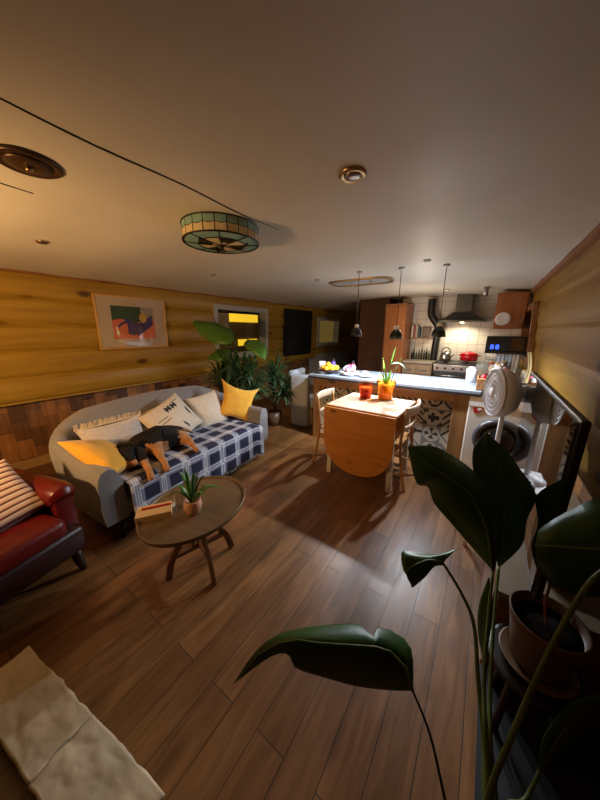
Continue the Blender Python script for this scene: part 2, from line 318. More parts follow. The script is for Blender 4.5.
# ------------------------------------------------------------------ the room
XL, XR = -3.72, .42                                        # wall tops
YB, YE, YK = -1.3, 8.4, 5.85
def ceilz(x, y=0): return 2.055-.075*((x+1.65)/2.07)**2
b = MB(); b.box((-1.65, 3.55, -.03), (4.9, 9.9, .06)); struct(b.build('floor', M['floor']), 'wide worn oak plank floor running the length of the boat', 'floor')
b = MB()
def cz(u, v):
    x = lerp(XL-.2, XR+.15, u); y = lerp(YB-.05, YE+.1, v)
    return (x, y, ceilz(x)+.0045*math.sin(y*9.5)+.004*math.sin(x*5.3+1)+.005*noise.noise(Vector((x*1.2, y*1.2, 0))))
b.grid(cz, 30, 90); o = b.build('ceiling', M['ceil'], smooth=True); q = o.modifiers.new('s', 'SOLIDIFY'); q.thickness = .03; q.offset = 1
struct(o, 'cream painted cambered cabin ceiling', 'ceiling')
for k in range(2):      # panel joints in the ceiling
    x, y0, y1 = ((-1.183, .10, 1.50), (-1.79, -.4, .49))[k]; b = MB()
    n = 24
    b.grid(lambda u, v: (x+(v-.5)*.006*math.sin(PI*min(1, max(.05, u*1.02)))+.0, lerp(y0, y1, u), cz((x-XL+.2)/(XR+.15-XL+.2), (lerp(y0, y1, u)-YB+.05)/(YE+.1-YB+.05))[2]-.002), n, 1)
    struct(b.build('trim_%d' % (k+11), M['edge'], solid=.004), 'dark open joint between ceiling panels', 'joint')
def logwall(name, side, y0, y1, m, holes=()):
    # half-round log cladding leaning in towards the roof
    rows = 5; z0, z1 = .745, 1.995; h = (z1-z0)/rows; prof = []
    xt, xb = (XL, XL-.055) if side < 0 else (XR, XR+.09)
    for r in range(rows):
        for k in range(9):
            t = k/8; z = z0+h*(r+t); x = lerp(xb, xt, (z-z0)/(z1-z0))-side*((.040 if r else .046) if side < 0 else .010)*math.sqrt(max(0, 1-(2*t-1)**2))
            prof.append((x, z))
    b = MB(); ys = sorted({y0, y1}.union(*[{a, c} for a, c, _, _ in holes]) if holes else {y0, y1})
    for a, c in zip(ys, ys[1:]):
        hole = [h_ for h_ in holes if h_[0] <= a+1e-6 and c <= h_[1]+1e-6]
        segs = [prof]
        if hole:
            za, zb = hole[0][2:]
            lo = [p for p in prof if p[1] <= za]; hi = [p for p in prof if p[1] >= zb]
            segs = [s_ for s_ in (lo, hi) if len(s_) > 1]
        for s_ in segs:
            n = len(s_); vs = [(x, a, z) for x, z in s_]+[(x, c, z) for x, z in s_]+[(s_[-1][0]+side*.12, a, s_[-1][1]), (s_[-1][0]+side*.12, c, s_[-1][1]), (s_[0][0]+side*.12, a, s_[0][1]), (s_[0][0]+side*.12, c, s_[0][1])]
            b.add(vs, [(k, k+1, n+k+1, n+k) for k in range(n-1)]+[(n-1, 2*n, 2*n+1, 2*n-1), (0, n, 2*n+3, 2*n+2)])
            # backing
            b.add([(s_[0][0]+side*.12, a, s_[0][1]), (s_[0][0]+side*.12, c, s_[0][1]), (s_[-1][0]+side*.12, c, s_[-1][1]), (s_[-1][0]+side*.12, a, s_[-1][1])], [(0, 1, 2, 3)])
    return b.build(name, m)
W1 = (3.02, 4.22, 1.02, 1.80); W2 = (6.30, 7.45, 1.08, 1.72)
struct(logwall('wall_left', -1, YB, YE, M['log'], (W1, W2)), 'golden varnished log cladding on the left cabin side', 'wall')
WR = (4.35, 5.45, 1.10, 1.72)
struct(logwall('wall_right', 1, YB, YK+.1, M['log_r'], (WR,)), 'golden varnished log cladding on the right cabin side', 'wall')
b = MB(); b.box((-3.97, 2.45, .37), (.08, 7.5, .76)); struct(b.build('wall_left_lower', M['panel']), 'patchwork of reclaimed wood panels below the logs', 'wall')
b = MB(); b.box((-3.86, 7.3, .37), (.28, 2.2, .76)); b.box((-3.73, 7.3, .79), (.05, 2.2, .07)); struct(b.build('wall_left_galley', M['pale']), 'pale painted wainscot under the far left window', 'wall')
b = MB(); b.box((-3.84, 2.45, .752), (.22, 7.5, .02)); struct(b.build('trim_1', M['log']), 'ledge below the lowest log', 'trim')
b = MB(); b.box((-3.915, 2.45, .05), (.03, 7.5, .1)); struct(b.build('baseboard_left', M['skirt'], bevel=.004), 'pine skirting board on the left wall', 'baseboard')
b = MB(); b.box((XL+.015, 3.55, 1.982), (.05, 9.7, .035)); struct(b.build('trim_2', M['trimwood'], bevel=.008), 'thin wooden cornice strip on the left', 'trim')
b = MB(); b.box((XR-.005, 2.25, 1.965), (.06, 7.1, .085), (0, .25, 0)); struct(b.build('trim_3', M['trimwood'], bevel=.008), 'broad wooden cornice on the right', 'trim')
b = MB(); b.box((.66, 2.3, .37), (.08, 7.2, .76)); struct(b.build('wall_right_lower', M['panel']), 'dark wooden panelling low on the right side', 'wall')
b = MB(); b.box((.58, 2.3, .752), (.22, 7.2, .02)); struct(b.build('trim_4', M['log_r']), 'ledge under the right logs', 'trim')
b = MB(); b.box((-1.65, YB-.03, 1.0), (4.9, .06, 2.2)); struct(b.build('wall_front', M['dark']), 'dark wooden bulkhead behind the viewer', 'wall')
b = MB(); b.box((-3.0, YE+.03, 1.0), (2.2, .06, 2.2)); struct(b.build('wall_far', M['dark']), 'dark stained bulkhead at the end of the corridor', 'wall')
b = MB(); b.box((-.46, YK+.03, 1.0), (2.1, .06, 2.2)); struct(b.build('wall_galley', M['tile']), 'cream square tiles behind the cooker', 'wall')
b = MB(); b.box((-1.99, 5.62, 1.0), (.60, .05, 2.1)); b.box((-1.73, 7.1, 1.0), (.06, 2.6, 2.1)); struct(b.build('wall_corridor', M['dark']), 'dark stained partition beside the corridor', 'wall')
# dark bulkhead door and panel
d = thing('door_1', 'dark stained wooden door at the end of the corridor', 'door', (-3.0, YE-.02, 0)); d['kind'] = 'structure'
b = MB(); b.box((0, 0, .94), (.78, .035, 1.86)); b.build('door_leaf', M['dark'], d, bevel=.005)
b = MB()
for z in (.5, 1.35): b.box((0, -.022, z), (.5, .012, .6))
b.build('door_panel', M['dark'], d, bevel=.01)
b = MB(); b.tube([(.3, -.018, .95), (.3, -.07, .95), (.2, -.07, .95)], .01); b.build('door_handle', M['brass'], d, smooth=True)
# windows
def window(name, y0, y1, z0, z1, side, label, fm):
    zc = (z0+z1)/2; yc = (y0+y1)/2
    xw = lambda z: lerp(XL-.055, XL, (z-.745)/1.25) if side < 0 else lerp(XR+.09, XR, (z-.745)/1.25)
    w_ = thing(name, label, 'window', (xw(zc), yc, zc)); w_['kind'] = 'structure'
    tilt = math.atan2(.055 if side < 0 else -.09, 1.25); H = (z1-z0)/2; Wd = (y1-y0)/2; ff = .075; fr = MB()
    for s_ in (-1, 1):
        fr.box((-side*.035, s_*(Wd+ff/2-.02), 0), (.05, ff, 2*H+2*ff-.04)); fr.box((-side*.035, 0, s_*(H+ff/2-.02)), (.052, 2*Wd-.04, ff))
        fr.box((side*.04, s_*(Wd-.012), 0), (.15, .022, 2*H)); fr.box((side*.04, 0, s_*(H-.012)), (.15, 2*Wd, .022))
    o = fr.build('window_frame', fm, w_, bevel=.004); o.rotation_euler[1] = tilt
    g = MB(); g.box((side*.06, 0, 0), (.006, 2*Wd-.05, 2*H-.05)); o = g.build('window_pane', M['pane'], w_); o.rotation_euler[1] = tilt
    return w_
window('window_1', *W1, -1, 'grey framed cabin window behind the tall house plants', M['greypaint'])
window('window_2', *W2, -1, 'small grey framed window beyond the blackboard', M['greypaint'])
window('window_3', *WR, 1, 'brown framed galley window on the right side', M['trimwood'])
# added boat and hedge with built-in glow, to give the panes their light
t = thing('boat_stand_in', 'dark boat shape added outside the left cabin window, with yellow glow panels standing for reflections in the pane', 'boat', (-5.6, 4.95, -.2))
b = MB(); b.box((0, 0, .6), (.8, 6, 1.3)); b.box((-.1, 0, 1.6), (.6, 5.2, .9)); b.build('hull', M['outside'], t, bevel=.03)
b = MB(); b.box((.215, .35, 1.95), (.03, 1.0, .2)); b.build('glow_panel', M['yellow_glow'], t)
b = MB(); b.box((.215, .45, 1.32), (.03, .7, .18)); b.build('low_glow_panel', M['yellow_glow'], t)
b = MB(); b.grid(lambda u, v: (-5.0+.25*noise.noise(Vector((u*9, v*5, 0))), lerp(8.2, 12.5, u), lerp(.0, 2.9, v)), 40, 24)
tag(b.build('hedge', M['olive_glow'], smooth=True, solid=.1), 'hedge added outside the far left window, its dim olive glow put into the material', 'hedge')
# ------------------------------------------------------------------ ceiling fittings
def ceil_at(x, y): return cz((x-XL+.2)/(XR+.15-XL+.2), (y-YB+.05)/(YE+.1-YB+.05))[2]
x, y = -1.50, .415; z = ceil_at(x, y); t = thing('roof_vent', 'round dark bronze mushroom vent on the ceiling above the armchair', 'vent', (x, y, z))
b = MB(); b.lathe([(.10, .0), (.102, -.006), (.09, -.012), (.085, -.009), (.068, -.006)], n=40); b.build('vent_ring', M['bronze'], t, smooth=True)
b = MB(); b.lathe([(.07, -.005), (.068, -.012), (.04, -.015), (.001, -.016)], n=40); b.build('vent_plate', M['bronze'], t, smooth=True)
b = MB(); b.lathe([(.012, -.015), (.012, -.026), (.006, -.029)], n=16); b.build('vent_knob', M['brass'], t, smooth=True)
def spot(x, y, r, label, mm, group=None):
    z = ceil_at(x, y); t = thing('ceiling_spotlight', label, 'light fitting', (x, y, z), group=group)
    b = MB(); b.lathe([(r, .0), (r*1.02, -.006), (r*.8, -.014), (r*.66, -.008)], n=28); b.build('bezel', mm, t, smooth=True)
    b = MB(); b.lathe([(r*.66, -.006), (r*.55, -.014), (r*.3, -.018), (.001, -.019)], n=24); b.build('lens', M['steel'], t, smooth=True)
spot(-.515, 1.11, .052, 'unlit brass ceiling spotlight nearest the camera, right of the glass lamp', M['brass'])
spot(-2.62, .71, .035, 'small unlit ceiling spotlight above the framed picture', M['brass'])
spot(-.53, 2.72, .030, 'small unlit ceiling spotlight between the camera and the cooker hood', M['steel'])
spot(-2.62, 2.14, .030, 'small unlit ceiling spotlight behind the stained glass lamp', M['brass'])
spot(-1.83, 3.06, .026, 'small unlit ceiling spotlight just in front of the roof hatch', M['steel'])
# hatch
x, y = -1.45, 3.5; z = ceil_at(x, y); t = thing('roof_hatch', 'rounded wood framed roof hatch in the ceiling over the bar', 'hatch', (x, y, z), math.atan2(.03, .7))
b = MB(); pl = []; pi = []
for k in range(48):
    a = 2*PI*k/48; sx = math.copysign(abs(math.cos(a))**.55, math.cos(a)); sy = math.copysign(abs(math.sin(a))**.55, math.sin(a)); pl.append((.40*sx, .22*sy)); pi.append((.375*sx, .195*sy))
n = 48; vs = [(a_, c_, 0.005) for a_, c_ in pl]+[(a_, c_, -.03) for a_, c_ in pl]+[(a_, c_, -.03) for a_, c_ in pi]+[(a_, c_, 0.005) for a_, c_ in pi]
b.add(vs, [(r*n+k, r*n+(k+1) % n, (r+1)*n+(k+1) % n, (r+1)*n+k) for r in range(3) for k in range(n)]); b.build('hatch_frame', M['brass'], t, smooth=False)
b = MB(); b.prism(pi, -.012, .004); b.build('hatch_panel', M['greypaint'], t)
for q_ in (-.12, .13): MB().lathe([(.012, -.012), (.012, -.035), (.005, -.04)], (q_, 0, 0), 12).build('hatch_catch', M['steel'], t, smooth=True)
# stained glass drum lamp
x, y = -1.43, 1.25; z = ceil_at(x, y); t = thing('stained_glass_lamp', 'unlit teal and amber stained glass drum lamp fixed to the ceiling', 'lamp', (x, y, z-.088))
R = .222; NS = 22
MB().lathe([(.15, .088), (.15, .078)], n=32).build('ceiling_mount', M['lead'], t)
b = MB(); g2 = MB(); ld = MB()
for k in range(NS):
    a0 = 2*PI*k/NS+.012; a1 = 2*PI*(k+1)/NS-.012
    def pt(a, z_, r=R): return (r*math.cos(a), r*math.sin(a), z_)
    b.add([pt(a0, .048), pt((a0+a1)/2, .042), pt(a1, .048), pt(a1, .083), pt(a0, .083)], [(0, 1, 2, 3, 4)])
    g2.add([pt(a0, .004), pt(a1, .004), pt(a1, .044), pt((a0+a1)/2, .038), pt(a0, .044)], [(0, 1, 2, 3, 4)])
    a = 2*PI*k/NS; ld.bar(pt(a, 0), pt(a, .085), .0035, .004)
    am = 2*PI*(k+.5)/NS; ld.bar(pt(a, .046), pt(am, .040), .003); ld.bar(pt(am, .040), pt(a+2*PI/NS, .046), .003)
b.build('teal_panels', M['teal'], t, solid=.003); g2.build('amber_panels', M['ambertile'], t, solid=.003)
ld.tube([pt(2*PI*k/44, .0) for k in range(45)], .005, 6); ld.tube([pt(2*PI*k/44, .085) for k in range(45)], .005, 6); ld.build('lead_frame', M['lead'], t)
b = MB(); b.grid(lambda u, v: (R*.99*u*math.cos(2*PI*v), R*.99*u*math.sin(2*PI*v), .003-.012*(1-u*u)), 8, 44, lambda u, v: 1 if u > .62 else (0 if int(v*8) % 2 == 0 or u < .25 else 2))
b.build('bottom_glass', [M['ambertile'], M['teal'], M['amber']], t, smooth=True, solid=.003)
b = MB()
for k in range(8):
    a = 2*PI*k/8; b.tube([(.0, 0, -.012), (R*.55*math.cos(a), R*.55*math.sin(a), -.009), (R*math.cos(a), R*math.sin(a), 0)], .003, 6)
b.tube([(R*.62*math.cos(2*PI*k/36), R*.62*math.sin(2*PI*k/36), -.008) for k in range(37)], .003, 6)
b.build('base_came', M['lead'], t)
MB().lathe([(.006, 0), (.012, -.008), (.010, -.018), (.004, -.028)], (0, 0, -.01), 12).build('finial', M['lead'], t, smooth=True)
for k in range(3): a = 2*PI*k/3+.5; MB().lathe([(.006, .004), (.009, -.006), (.004, -.014)], (R*.7*math.cos(a), R*.7*math.sin(a), -.006), 10).build('retaining_knob', M['lead'], t, smooth=True)
# ------------------------------------------------------------------ left wall: picture and blackboard
def wl(z): return lerp(XL-.055, XL, (z-.745)/1.25)+.040
t = thing('framed_picture', 'framed abstract print in green, pink and blue with a pale mount on the log wall', 'picture', (wl(1.535)+.012, 1.735, 1.535)); t.rotation_euler[1] = .04
PW, PH = .82, .62; b = MB()
for s_ in (-1, 1): b.box((0, s_*(PW/2-.011), 0), (.03, .022, PH)); b.box((0, 0, s_*(PH/2-.011)), (.03, PW-.044, .022))
b.build('picture_frame', wood('frame_gilt', (.66, .40, .14), (.52, .30, .09), .3, 'Z', 8, False), t, bevel=.003)
def art(u, v):      # u along y, v up: mount, blocks of colour
    a = (u-.18)/.64; c = (v-.17)/.66
    if not (0 < a < 1 and 0 < c < 1): return 0
    dx, dy = a-.5, c-.42
    e1 = c > .10+.10*abs(a-.45)/.2*(a < .45)+(a-.45)*.62*(a > .45) and c < .60-.10*math.sin((a-.3)*6) and .32 < a < .86 and c < .62-(a-.7)*.3; e2 = abs(c-(.30+(a-.62)*.9)) < .17 and .55 < a < .96
    leg = abs(c-(.38+(a-.10)*.75)) < .045 and .10 < a < .42
    if ((a-.72)/.085)**2+((c-.66)/.15)**2 < 1: return 4
    if e1 or e2 or leg: return 3
    if c > .56+.05*math.sin(a*9) and a < .68: return 1
    if c > .60 and a >= .68: return 5
    return 2
b = MB(); b.grid(lambda u, v: (0.004, lerp(-PW/2+.02, PW/2-.02, u), lerp(-PH/2+.02, PH/2-.02, v)), 72, 54, art)
b.build('print', [mat('mount_card', (.50, .42, .36), .7), mat('print_green', (.025, .07, .04), .6), mat('print_pink', (.62, .15, .09), .6), mat('print_blue', (.05, .03, .18), .6), mat('print_yellow', (.50, .33, .08), .6), mat('print_grey', (.30, .27, .24), .6)], t, solid=.003)
b = MB(); b.box((.012, 0, 0), (.003, PW-.04, PH-.04)); b.build('glazing', M['pane'], t)
t = thing('blackboard', 'large unframed blackboard with faint chalk marks between the two left windows', 'blackboard', (wl(1.38)+.022, 5.35, 1.385)); t.rotation_euler[1] = .04
b = MB(); b.box((0, 0, 0), (.02, 1.12, 1.02)); b.build('board', M['chalk'], t, bevel=.003)
b = MB(); rnd = random.Random(4)
for r in range(7):
    b = MB(); yy = -.42; z = -.06-.055*r
    while yy < -.42+.3+.2*rnd.random():
        l = .03+.04*rnd.random(); b.tube([(.0115, yy+l*k/4, z+.012*rnd.uniform(-1, 1)) for k in range(5)], .0022, 4); yy += l+.004
    b.build('chalk_line', M['chalkline'], t)
# ------------------------------------------------------------------ bar
bar = thing('breakfast_bar', 'oak framed breakfast bar with patterned tiles and a pale counter top', 'bar', (-1.0, 3.05, 0))
X0, X1 = -.86, .945          # local
b = MB(); b.box((0.045, .33, .868), (X1-X0+.14, .70, .03)); b.build('countertop', M['counter'], bar, bevel=.003)
b = MB(); b.box((0.045, -.012, .842), (X1-X0+.14, .02, .022)); b.box((.045, .33, .845), (X1-X0+.1, .64, .016)); b.build('counter_edge', M['edge'], bar)
for xx in (X0+.05, X1-.075):
    wd = .10 if xx < 0 else .15
    b = MB(); b.box((xx, .03, .418), (wd, .06, .836)); b.build('post', M['oak'], bar, bevel=.004)
b = MB(); b.box(((X0+.10+X1-.15)/2, .03, .785), (X1-X0-.25, .058, .10)); b.build('rail', M['oakx'], bar, bevel=.003)
b = MB(); b.box(((X0+.10+X1-.15)/2, .03, .04), (X1-X0-.25, .05, .08)); b.build('plinth', M['oakx'], bar)
b = MB()
for xx in (X0+.012, X1-.012): b.box((xx, .36, .418), (.024, .58, .836))
b.box((.04, .645, .418), (X1-X0-.05, .02, .836)); b.build('carcass', M['oak'], bar)
tx0, tx1, tz0, tz1 = X0+.10, X1-.15, .08, .735; TS = .185; NC = 12
rnd = random.Random(11); pats = {}
def tilecol(u, v):
    X = u*(tx1-tx0)/TS; Z = v*(tz1-tz0)/TS; i, j = int(X), int(Z); a, c = X-i-.5, Z-j-.5
    if (i, j) not in pats: r_ = random.Random(i*31+j*17+5); pats[(i, j)] = (r_.randrange(8), r_.random())
    p, q_ = pats[(i, j)]; warm = i < 1
    if abs(a) > .485 or abs(c) > .485: return 3
    r_ = math.hypot(a, c); th = math.atan2(c, a); A, Cc = abs(a), abs(c)
    if i in (5, 6) and j >= 2: return 1 if int((a+c+2)*6) % 2 else 0
    if p == 0: return 1 if int((a-c+2)*5) % 2 else (4 if warm else 0)
    if p == 1: return 1 if (r_ < .36 and math.cos(4*th) > .1 and r_ > .06) else (2 if r_ > .46 else 0)
    if p == 2: return 1 if A+Cc > .42 and A+Cc < .56 or A+Cc < .16 else 0
    if p == 3: return (5 if warm else 1) if abs(r_-.3) < .07 else (1 if r_ < .10 else 0)
    if p == 4: return 1 if (min(A, Cc) < .06+.12*(.5-max(A, Cc))) or r_ < .12 else 0
    if p == 5: return 1 if int((A+2)*7) % 2 == int((Cc+2)*7) % 2 and max(A, Cc) > .2 else 2
    if p == 6: return (4 if warm else 2) if abs(a-c) < .12 or abs(a+c) < .12 else 0
    return 1 if (A-.5)**2+(Cc-.5)**2 < .07 or (A < .1 and Cc < .3) or (Cc < .1 and A < .3) else 0
nx = int((tx1-tx0)/TS*NC); nz = int((tz1-tz0)/TS*NC)
b = MB(); b.grid(lambda u, v: (lerp(tx0, tx1, u), .040, lerp(tz0, tz1, v)), nx, nz, tilecol)
o = b.build('patterned_tiles', [mat('tile_white', (.52, .48, .40), .35), mat('tile_black', (.03, .03, .035), .35), mat('tile_grey', (.20, .20, .20), .35), mat('grout', (.25, .22, .18), .8), mat('tile_orange', (.50, .20, .08), .35), mat('tile_teal', (.10, .22, .22), .35)], bar, solid=.012)
# ------------------------------------------------------------------ washing machine + worktop on the right
t = thing('washing_machine', 'white front loading washing machine with a red label right of the bar', 'washing machine', (.205, 3.04, 0))
b = MB(); b.box((0, .28, .425), (.545, .56, .83)); b.build('cabinet', M['enamel'], t, bevel=.008)
b = MB(); b.lathe([(.195, .0), (.205, -.03), (.18, -.05), (.145, -.035), (.145, -.01)], (.0, -.0, .44), 40, axis='Y'); b.build('door_ring', mat('ring_grey', (.07, .07, .075), .3, .3), t, smooth=True)
b = MB(); b.lathe([(.145, -.02), (.12, -.045), (.06, -.06), (.001, -.062)], (0, 0, .44), 32, axis='Y'); b.build('door_glass', mat('smoked_glass', (.012, .012, .014), .06), t, smooth=True)
b = MB(); b.box((0, -.003, .78), (.545, .006, .085)); b.build('control_panel', M['white'], t)
b = MB(); b.lathe([(.026, 0), (.024, -.02)], (.05, -.006, .78), 20, axis='Y'); b.build('dial', M['steel'], t)
b = MB(); b.prism([(-.235, .725), (-.135, .725), (-.19, .665), (-.225, .672)], -.004, -.001, axis='Y'); b.prism([(-.20, .717), (-.155, .717), (-.19, .69)], -.0055, -.004, mi=1, axis='Y'); b.build('red_label', [M['redlabel'], M['white']], t)
b = MB(); b.box((0, .28, .005), (.5, .5, .01)); b.build('feet', M['rubber'], t)
t = tag(MB().box((.205, 3.38, .866), (.49, .70, .028)).build('worktop', M['black'], bevel=.003), 'black worktop over the washing machine', 'worktop')
# galley run along the right hull
t = thing('galley_units', 'base units with steel worktop along the right side beyond the washing machine', 'kitchen unit', (.19, 4.27, 0))
b = MB(); b.box((0, 0, .43), (.50, 1.04, .86)); b.build('carcass', M['cab'], t)
for k in range(2): o_ = MB().box((0, 0, 0), (.02, .48, .72)).build('door', M['cab'], t, bevel=.006, loc=(-.26, -.26+.52*k, .45)); MB().box((-.015, .15, .2), (.015, .02, .1)).build('handle', M['steel'], o_)
b = MB(); b.box((-.01, .0, .878), (.54, 1.06, .03)); b.build('worktop', M['steel'], t, bevel=.003)
t = thing('corner_units', 'base units in the right rear corner beside the cooker', 'kitchen unit', (.175, 5.33, 0))
b = MB(); b.box((0, 0, .43), (.54, .98, .86)); b.build('carcass', M['cab'], t); b = MB(); b.box((0, 0, .878), (.56, 1.0, .03)); b.build('worktop', M['counter'], t, bevel=.003)
# left base unit of the back wall
t = thing('base_cabinet', 'limed oak base cabinet with a worktop left of the cooker', 'cabinet', (-1.005, 5.52, 0))
b = MB(); b.box((0, .0, .43), (.50, .58, .86)); b.build('carcass', M['cab'], t)
b = MB(); b.box((0, -.01, .885), (.51, .62, .035)); b.build('worktop', mat('beige_top', (.33, .28, .21), .4), t, bevel=.004)
for k in (-1, 1):
    o_ = MB().box((0, 0, 0), (.235, .02, .60)).build('door', M['cab'], t, bevel=.008, loc=(k*.123, -.30, .34)); MB().box((-k*.085, -.018, .2), (.012, .014, .09)).build('handle', M['steel'], o_)
    MB().box((0, -.011, 0), (.16, .006, .48)).build('door_panel', M['cab'], o_, bevel=.004)
    o_ = MB().box((0, 0, 0), (.235, .02, .15)).build('drawer', M['cab'], t, bevel=.006, loc=(k*.123, -.30, .755)); MB().box((0, -.02, 0), (.10, .014, .012)).build('handle', M['steel'], o_)
# tall cabinet / fridge housing
t = thing('tall_cupboard', 'tall orange stained wooden cupboard left of the tiled galley wall', 'cupboard', (-1.47, 5.55, 0))
b = MB(); b.box((0, .0, .96), (.38, .56, 1.90)); b.build('carcass', M['orange'], t)
for z0_, z1_ in ((.1, 1.25), (1.28, 1.87)):
    o_ = MB().box((0, 0, 0), (.35, .02, z1_-z0_)).build('door', M['orange'], t, bevel=.006, loc=(0, -.29, (z0_+z1_)/2)); MB().tube([(.15, -.012, 0), (.15, -.03, 0)], .012, 10).build('knob', M['brass'], o_)
# cooker
t = thing('range_cooker', 'steel gas cooker with oven below the extractor hood', 'cooker', (-.42, 5.50, 0))
b = MB(); b.box((0, 0, .45), (.62, .60, .88)); b.build('body', M['steel_d'], t, bevel=.005)
b = MB(); b.box((0, -.31, .82), (.61, .03, .11)); b.build('control_panel', M['steel'], t, bevel=.006)
for k in range(5): MB().lathe([(.020, 0), (.018, -.028)], (-.24+.12*k, -.325, .82), 14, axis='Y').build('knob', M['black'], t)
b = MB(); b.box((0, -.31, .50), (.60, .03, .46)); o_ = b.build('oven_door', M['black'], t, bevel=.006)
MB().tube([(-.27, -.325, .70), (-.27, -.36, .70), (.27, -.36, .70), (.27, -.325, .70)], .011, 8).build('handle', M['steel'], o_, smooth=True)
b = MB(); b.box((0, 0, .895), (.62, .58, .012)); b.build('hob', M['black'], t)
b = MB()
for cx in (-.15, .15):
    for cy in (-.13, .13):
        b.lathe([(.045, .902), (.04, .915)], (cx, cy, 0), 16)
        for a in range(4): b.bar((cx, cy, .925), (cx+.11*math.cos(a*PI/2), cy+.11*math.sin(a*PI/2), .925), .008)
b.build('pan_supports', M['black'], t)
# hood
t = thing('extractor_hood', 'dark steel chimney extractor hood with its lamp lit', 'extractor hood', (-.42, 5.60, 1.58))
n = 4; b = MB(); prof = [(.34, .25, 0), (.34, .25, .03), (.25, .19, .075), (.17, .13, .14), (.13, .11, .17)]
vs = []
for hx, hy, z in prof: vs += [(-hx, -hy, z), (hx, -hy, z), (hx, hy, z), (-hx, hy, z)]
b.add(vs, [(r*4+k, r*4+(k+1) % 4, r*4+4+(k+1) % 4, r*4+4+k) for r in range(4) for k in range(4)]+[(0, 3, 2, 1)]); b.build('canopy', M['steel_d'], t, smooth=False)
MB().box((0, .0, .31), (.24, .20, .29)).build('chimney', M['steel_d'], t, bevel=.003)
MB().lathe([(.03, 0), (.03, -.008)], (0, .04, 0), 18).build('hood_lamp', M['bulbw'], t)
# stove flue pipe
t = tag(MB().tube(smoothpts([(-.93, 5.60, 1.99), (-.93, 5.60, 1.78), (-.90, 5.60, 1.68), (-.80, 5.60, 1.54), (-.78, 5.60, 1.44), (-.79, 5.60, 1.2), (-.80, 5.60, .905)], 5), .062, 16).build('flue_pipe', M['black'], smooth=True), 'cranked black stove flue pipe in front of the tiles', 'pipe')
# shelf left with books, picture, bottles
t = tag(MB().box((-1.06, 5.74, 1.30), (.42, .18, .025)).build('wall_shelf', M['cab'], bevel=.003), 'oak shelf on the tiles above the bottles', 'shelf')
for k, (cx, hh, cm) in enumerate([(-1.24, .23, (.60, .56, .46)), (-1.20, .21, (.30, .06, .04)), (-1.16, .24, (.55, .48, .36)), (-1.12, .19, (.08, .10, .12))]):
    o = MB().box((0, 0, hh/2), (.036, .14, hh)).build('cook_book', mat('book_cover_%d' % k, cm, .6), bevel=.003, loc=(cx, 5.74, 1.3125))
    tag(o, ['cream cookbook at the left end of the tile shelf', 'short red cookbook second from the left on the tile shelf', 'tallest beige cookbook on the tile shelf', 'short dark cookbook at the right end of the books'][k], 'book', 'cookbooks on the tile shelf')
t = thing('photo_frame', 'small dark photo frame leaning on the tile shelf', 'photo frame', (-1.00, 5.76, 1.3125)); b = MB(); b.box((0, 0, .10), (.14, .02, .20)); b.build('frame', M['bronze'], t, bevel=.003); MB().box((0, -.012, .10), (.10, .004, .15)).build('photo', mat('photo_print', (.20, .15, .10), .5), t)
rnd = random.Random(3)
for k in range(9):
    h_ = rnd.uniform(.16, .27); r_ = rnd.uniform(.015, .020); cx = -1.21+.044*k; cy = 5.70+rnd.uniform(-.04, .04)
    t = thing('bottle', ['short', 'dark', 'slim', 'green', 'brown', 'tall', 'amber', 'small', 'black'][k]+' bottle, %s in the row left of the flue' % ['first', 'second', 'third', 'fourth', 'fifth', 'sixth', 'seventh', 'eighth', 'last'][k], 'bottle', (cx, cy, .9025), group='bottles under the tile shelf')
    m_ = [M['bowl'], M['black'], M['leafD'], M['brownpot'], M['steel_d']][k % 5]
    MB().lathe([(r_, 0), (r_, h_*.6), (r_*.4, h_*.75), (r_*.38, h_*.95)], n=14).build('body', m_, t, smooth=True); MB().lathe([(r_*.45, h_*.95), (r_*.45, h_)], n=12).build('cap', M['black'] if k % 2 else M['plate'], t)
# kettle and saucepan
t = thing('kettle', 'steel kettle on the left burner of the cooker', 'kettle', (-.58, 5.37, .93))
MB().lathe([(.085, 0), (.09, .05), (.075, .11), (.035, .145), (.001, .15)], n=24).build('body', M['steel'], t, smooth=True)
MB().tube(smoothpts([(-.07, 0, .10), (-.06, 0, .19), (0, 0, .225), (.06, 0, .19), (.07, 0, .10)], 4), .008).build('handle', M['black'], t, smooth=True)
MB().tube([(.07, 0, .06), (.13, 0, .12)], [.018, .010], 10).build('spout', M['steel'], t, smooth=True); MB().ball((0, 0, .158), .012, 10).build('lid_knob', M['black'], t)
t = thing('casserole', 'red enamel casserole pot on the right of the cooker', 'pot', (-.24, 5.63, .93))
MB().lathe([(.12, 0), (.135, .02), (.135, .10), (.13, .105)], n=30).build('pot', M['red'], t, smooth=True)
MB().lathe([(.138, .105), (.12, .125), (.06, .145), (.001, .150)], n=30).build('lid', M['red'], t, smooth=True); MB().ball((0, 0, .165), .017, 12).build('lid_knob', M['steel'], t)
for s_ in (-1, 1): MB().tube([(s_*.13, -.03, .09), (s_*.165, -.02, .09), (s_*.165, .02, .09), (s_*.13, .03, .09)], .009).build('handle', M['red'], t, smooth=True)
